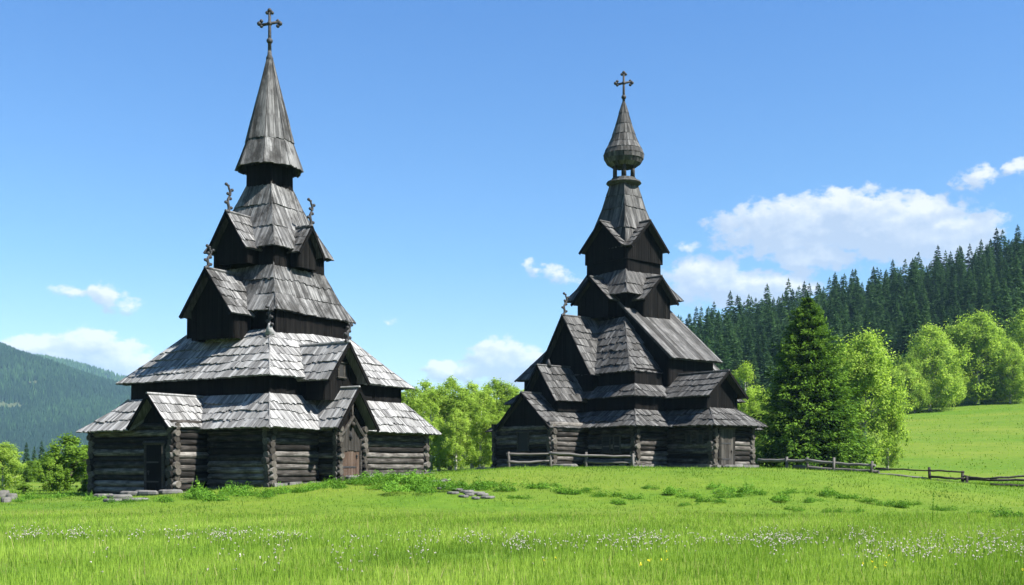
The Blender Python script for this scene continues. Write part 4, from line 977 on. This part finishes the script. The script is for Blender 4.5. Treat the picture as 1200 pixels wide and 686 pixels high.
wx, wy = w2(gx + .7, -1.7); stone(11, 5, 1.6, .9, .16, 'pale slab below the board door of the onion capped church', None, 'stone', R(45), 'stone_step', 0, (wx, wy, float(H(wx, wy)) + .04))

# ------------------------------------------------------------------ fences
def fence(name, posts, rails, label, ph=1.05, mat='rail'):
    """posts: (px,Y,height,lean); rails: list of ((px,Y,h),(px,Y,h),radius)"""
    x0, y0 = X(posts[0][0], posts[0][1]), posts[0][1]; z0 = float(H(x0, y0)); root = empty(name, (x0, y0, z0)); tag(root, label, 'fence')
    rr = random.Random(len(posts) + int(posts[0][0])); wp = lambda px, Y, h: Vector((X(px, Y) - x0, Y - y0, float(H(X(px, Y), Y)) + h - z0))
    for (px, Y, h, ln) in posts:
        mb = MB(); a = wp(px, Y, -.3); b = wp(px, Y, h); b.x += ln; tube(mb, [a, (a + b) / 2 + Vector((rr.uniform(-.02, .02), 0, 0)), b], [.085, .08, .07], 8, rr.uniform(.2, .7), wob=.08, rnd=rr); mb.build('post', M[mat], root)
    for (p, q_, r_) in rails:
        a, b = wp(*p), wp(*q_); n = 8; mb = MB(); sag = rr.uniform(.0, .05)
        path = [a + (b - a) * (i / n) + Vector((0, rr.uniform(-.02, .02), rr.uniform(-.025, .025) - sag * math.sin(math.pi * i / n))) for i in range(n + 1)]
        tube(mb, path, [r_ * (1.1 - .3 * i / n) for i in range(n + 1)], 8, rr.uniform(.3, .9), wob=.08, rnd=rr); mb.build('rail', M[mat], root)
    return root
FY = 63.5
fence('rail_fence', [(596, FY, 1.0, 0), (645, FY - .3, .95, .03), (687, FY - .6, .9, 0), (742, FY - 1.2, .8, 0)],
      [((593, FY, .88), (648, FY, .80), .075), ((594, FY, .42), (648, FY, .40), .075), ((643, FY - .3, .84), (745, FY - 1.2, .62), .075), ((684, FY - .5, .35), (745, FY - 1.2, .28), .06)], 'silvery rail fence crossing the shaded front of the onion capped church')
fence('rail_fence', [(922, 61.5, .78, 0), (946, 60.5, .80, 0), (977, 59, .80, .02), (1022, 57.6, .74, 0)],
      [((888, 63, .52), (950, 60.4, .62), .09), ((944, 60.3, .64), (1026, 57.5, .52), .08), ((930, 61.2, .26), (1030, 57.4, .22), .10), ((1000, 58.4, .16), (1090, 56.2, .14), .07)], 'low split rail fence running downhill beneath the big conifer')
fence('rail_fence', [(1090, 56.2, .72, -.05), (1128, 55.6, .66, .0)],
      [((1026, 57.4, .40), (1092, 56, .55), .04), ((1088, 56, .55), (1130, 55.4, .62), .045), ((1090, 56, .22), (1130, 55.4, .26), .06), ((1096, 55.9, .06), (1135, 55.2, .07), .065)], 'short fence piece of two upright dark posts and thin crossing rails', mat='greyboard')
fence('rail_fence', [(1133, 55.4, .40, 0), (1246, 54, .80, .05)],
      [((1130, 55.5, .40), (1168, 54.8, .36), .045), ((1160, 54.9, .36), (1250, 53.8, .78), .05), ((1130, 55.5, .26), (1250, 53.8, .40), .06), ((1160, 54.9, .05), (1250, 53.8, .10), .07)], 'sagging dark rails fanning out to the right edge of the meadow', mat='greyboard')

# ------------------------------------------------------------------ haze
hb = MB(); box(hb, (0, 1850, 169), 6200, 4400, 402); 
hz = hb.build('haze', []); 
m, nt, out = new_mat('haze_air'); g = G(nt)
pv = g.n('ShaderNodeVolumePrincipled', i_Density=.00008); pv.inputs['Color'].default_value = (.42, .72, 1.0, 1); pv.inputs['Anisotropy'].default_value = 0
g.l(pv.outputs[0], out.inputs['Volume']); hz.data.materials.append(m); tag(hz, kind='stuff')

# ------------------------------------------------------------------ sky, sun, camera
SUN = Vector((.58, -.30, .757)).normalized()
el = math.asin(SUN.z); rot = math.atan2(SUN.x, SUN.y)
w = bpy.data.worlds.new('World'); S.world = w; w.use_nodes = True; nt = w.node_tree; nt.nodes.clear(); g = G(nt)
sky = g.n('ShaderNodeTexSky', sky_type='NISHITA', sun_disc=False, sun_elevation=el, sun_rotation=rot, altitude=300, air_density=1.0, dust_density=.3, ozone_density=2.2)
dirv = g.n('ShaderNodeTexCoord').outputs['Generated']
sep = g.n('ShaderNodeSeparateXYZ'); g.l(dirv, sep.inputs[0])
az = g.math('MULTIPLY', g.math('ARCTAN2', sep.outputs[0], sep.outputs[1]), 57.2958); elv = g.math('MULTIPLY', g.math('ARCSINE', sep.outputs[2]), 57.2958)
skyc = g.mix(1.0, sky.outputs[0], g.ramp(g.math('DIVIDE', elv, 26.0), [(0, (.97, .91, .90)), (.4, (.64, .87, 1.03)), (1, (.49, .83, 1.2))]), 'MULTIPLY')
cb = g.n('ShaderNodeCombineXYZ'); g.l(az, cb.inputs[0]); g.l(elv, cb.inputs[1]); P0 = cb.outputs[0]
def ang(px, py):
    a = (px - 600) / F; b = (HY - py) / F; return math.degrees(math.atan(a)), math.degrees(math.atan(b / math.sqrt(1 + a * a)))
CL = [  # px, py, rx, ry (pixels), weight
    (930, 268, 95, 36, 1), (1000, 262, 90, 34, 1), (1060, 272, 80, 38, 1), (1110, 280, 60, 36, 1), (985, 245, 45, 20, 1), (1085, 248, 35, 18, 1), (960, 300, 60, 16, .9),
    (825, 330, 50, 28, .95), (870, 340, 70, 22, .95), (925, 332, 38, 16, 1), (808, 290, 26, 11, .28),
    (645, 322, 40, 15, .40), (672, 328, 28, 11, .42), (625, 313, 22, 11, .38),
    (1145, 206, 32, 17, .55), (1196, 195, 20, 13, .55), (1128, 212, 20, 11, .45), (1135, 238, 44, 12, .3),
    (124, 347, 24, 17, .75), (147, 356, 22, 11, .55), (85, 343, 32, 11, .42),
    (70, 418, 60, 22, 1), (25, 412, 35, 14, 1), (120, 420, 52, 24, 1), (165, 430, 46, 20, .9), (105, 408, 50, 20, 1), (45, 407, 34, 15, 1), (60, 400, 26, 8, .5), (240, 440, 60, 20, .8),
    (583, 420, 36, 24, 1), (520, 434, 26, 16, 1), (553, 434, 30, 16, .8), (600, 440, 45, 22, .9), (620, 425, 30, 20, .8),
    (455, 376, 20, 7, .25)]
warp = g.n('ShaderNodeTexNoise', i_Scale=.55, i_Detail=4, i_Roughness=.6); g.l(P0, warp.inputs['Vector'])
wv = g.vm('MULTIPLY', g.vm('SUBTRACT', warp.outputs['Color'], (.5, .5, .5)), (2.0, 1.0, 0)); P1 = g.vm('ADD', P0, wv)
def field(P):
    fld = None
    for (px, py, rx, ry, wt) in CL:
        a0, e0 = ang(px, py); k = math.degrees(1 / F)
        d = g.vm('MULTIPLY', g.vm('SUBTRACT', P, (a0, e0, 0)), (1 / (rx * k * 1.05), 1 / (ry * k * 1.1), 0))
        q = g.math('SUBTRACT', wt, g.vm('DOT_PRODUCT', d, d, 1)); fld = q if fld is None else g.math('MAXIMUM', fld, q)
    return fld
fld = field(P1)
sq = g.vm('MULTIPLY', P0, (1, 1.5, 1))
n_a = g.noise(sq, 1.05, 9, .60); n_b = g.noise(g.vm('ADD', sq, (-.22, -.42, 0)), 1.05, 4, .55); n_s = g.noise(g.vm('ADD', sq, (7, 3, 0)), .35, 5, .55)
dens = g.math('MULTIPLY_ADD', g.math('SUBTRACT', n_a, .5), 2.4, g.math('ADD', fld, .08))
alpha = g.ramp(dens, [(.0, (0, 0, 0)), (.62, (1, 1, 1))], 'EASE')
fld2 = field(g.vm('ADD', P1, (.30, .62, 0)))
rim = g.math('SUBTRACT', fld, fld2)
lit = g.math('MULTIPLY_ADD', rim, .75, .16)  # cloud sunlit edges and grey bodies are painted into the sky colour
lit = g.math('MULTIPLY_ADD', g.math('SUBTRACT', n_a, n_b), -.8, lit)
lit = g.math('MULTIPLY_ADD', g.math('SUBTRACT', n_s, .5), 1.1, lit, clamp=True)
ccol = g.ramp(lit, [(.05, (3.1, 3.75, 4.8)), (.45, (4.1, 4.6, 5.3)), (.8, (5.6, 5.75, 5.9))])
fin = g.mix(g.math('MULTIPLY', alpha, .93), skyc, ccol)
bg = g.n('ShaderNodeBackground', i_Strength=.052); g.l(fin, bg.inputs[0]); wo = g.n('ShaderNodeOutputWorld'); g.l(bg.outputs[0], wo.inputs[0])

sl = bpy.data.lights.new('sun', 'SUN'); sl.energy = 5.0; sl.angle = R(.53); sl.color = (1, .965, .90); so = bpy.data.objects.new('sun', sl); COL.objects.link(so)
so.rotation_euler = SUN.to_track_quat('Z', 'Y').to_euler(); so.location = (40, -30, 80)
cd = bpy.data.cameras.new('camera'); co = bpy.data.objects.new('camera', cd); COL.objects.link(co); co.location = (0, 0, CAMZ); co.rotation_euler = (R(90), 0, 0)
cd.lens = 36 * F / 1200; cd.sensor_width = 36; cd.shift_y = (HY - 343) / 1200; cd.clip_end = 12000; cd.clip_start = .1
S.camera = co
S.view_settings.view_transform = 'Standard'; S.view_settings.look = 'None'; S.view_settings.exposure = 1.75; S.view_settings.gamma = 1.0
S.render.engine = 'CYCLES'; cy = S.cycles; cy.use_denoising = True
try: cy.denoiser = 'OPENIMAGEDENOISE'
except Exception: pass
cy.max_bounces = 6; cy.diffuse_bounces = 3; cy.transmission_bounces = 4; cy.volume_bounces = 0; cy.caustics_reflective = False; cy.caustics_refractive = False
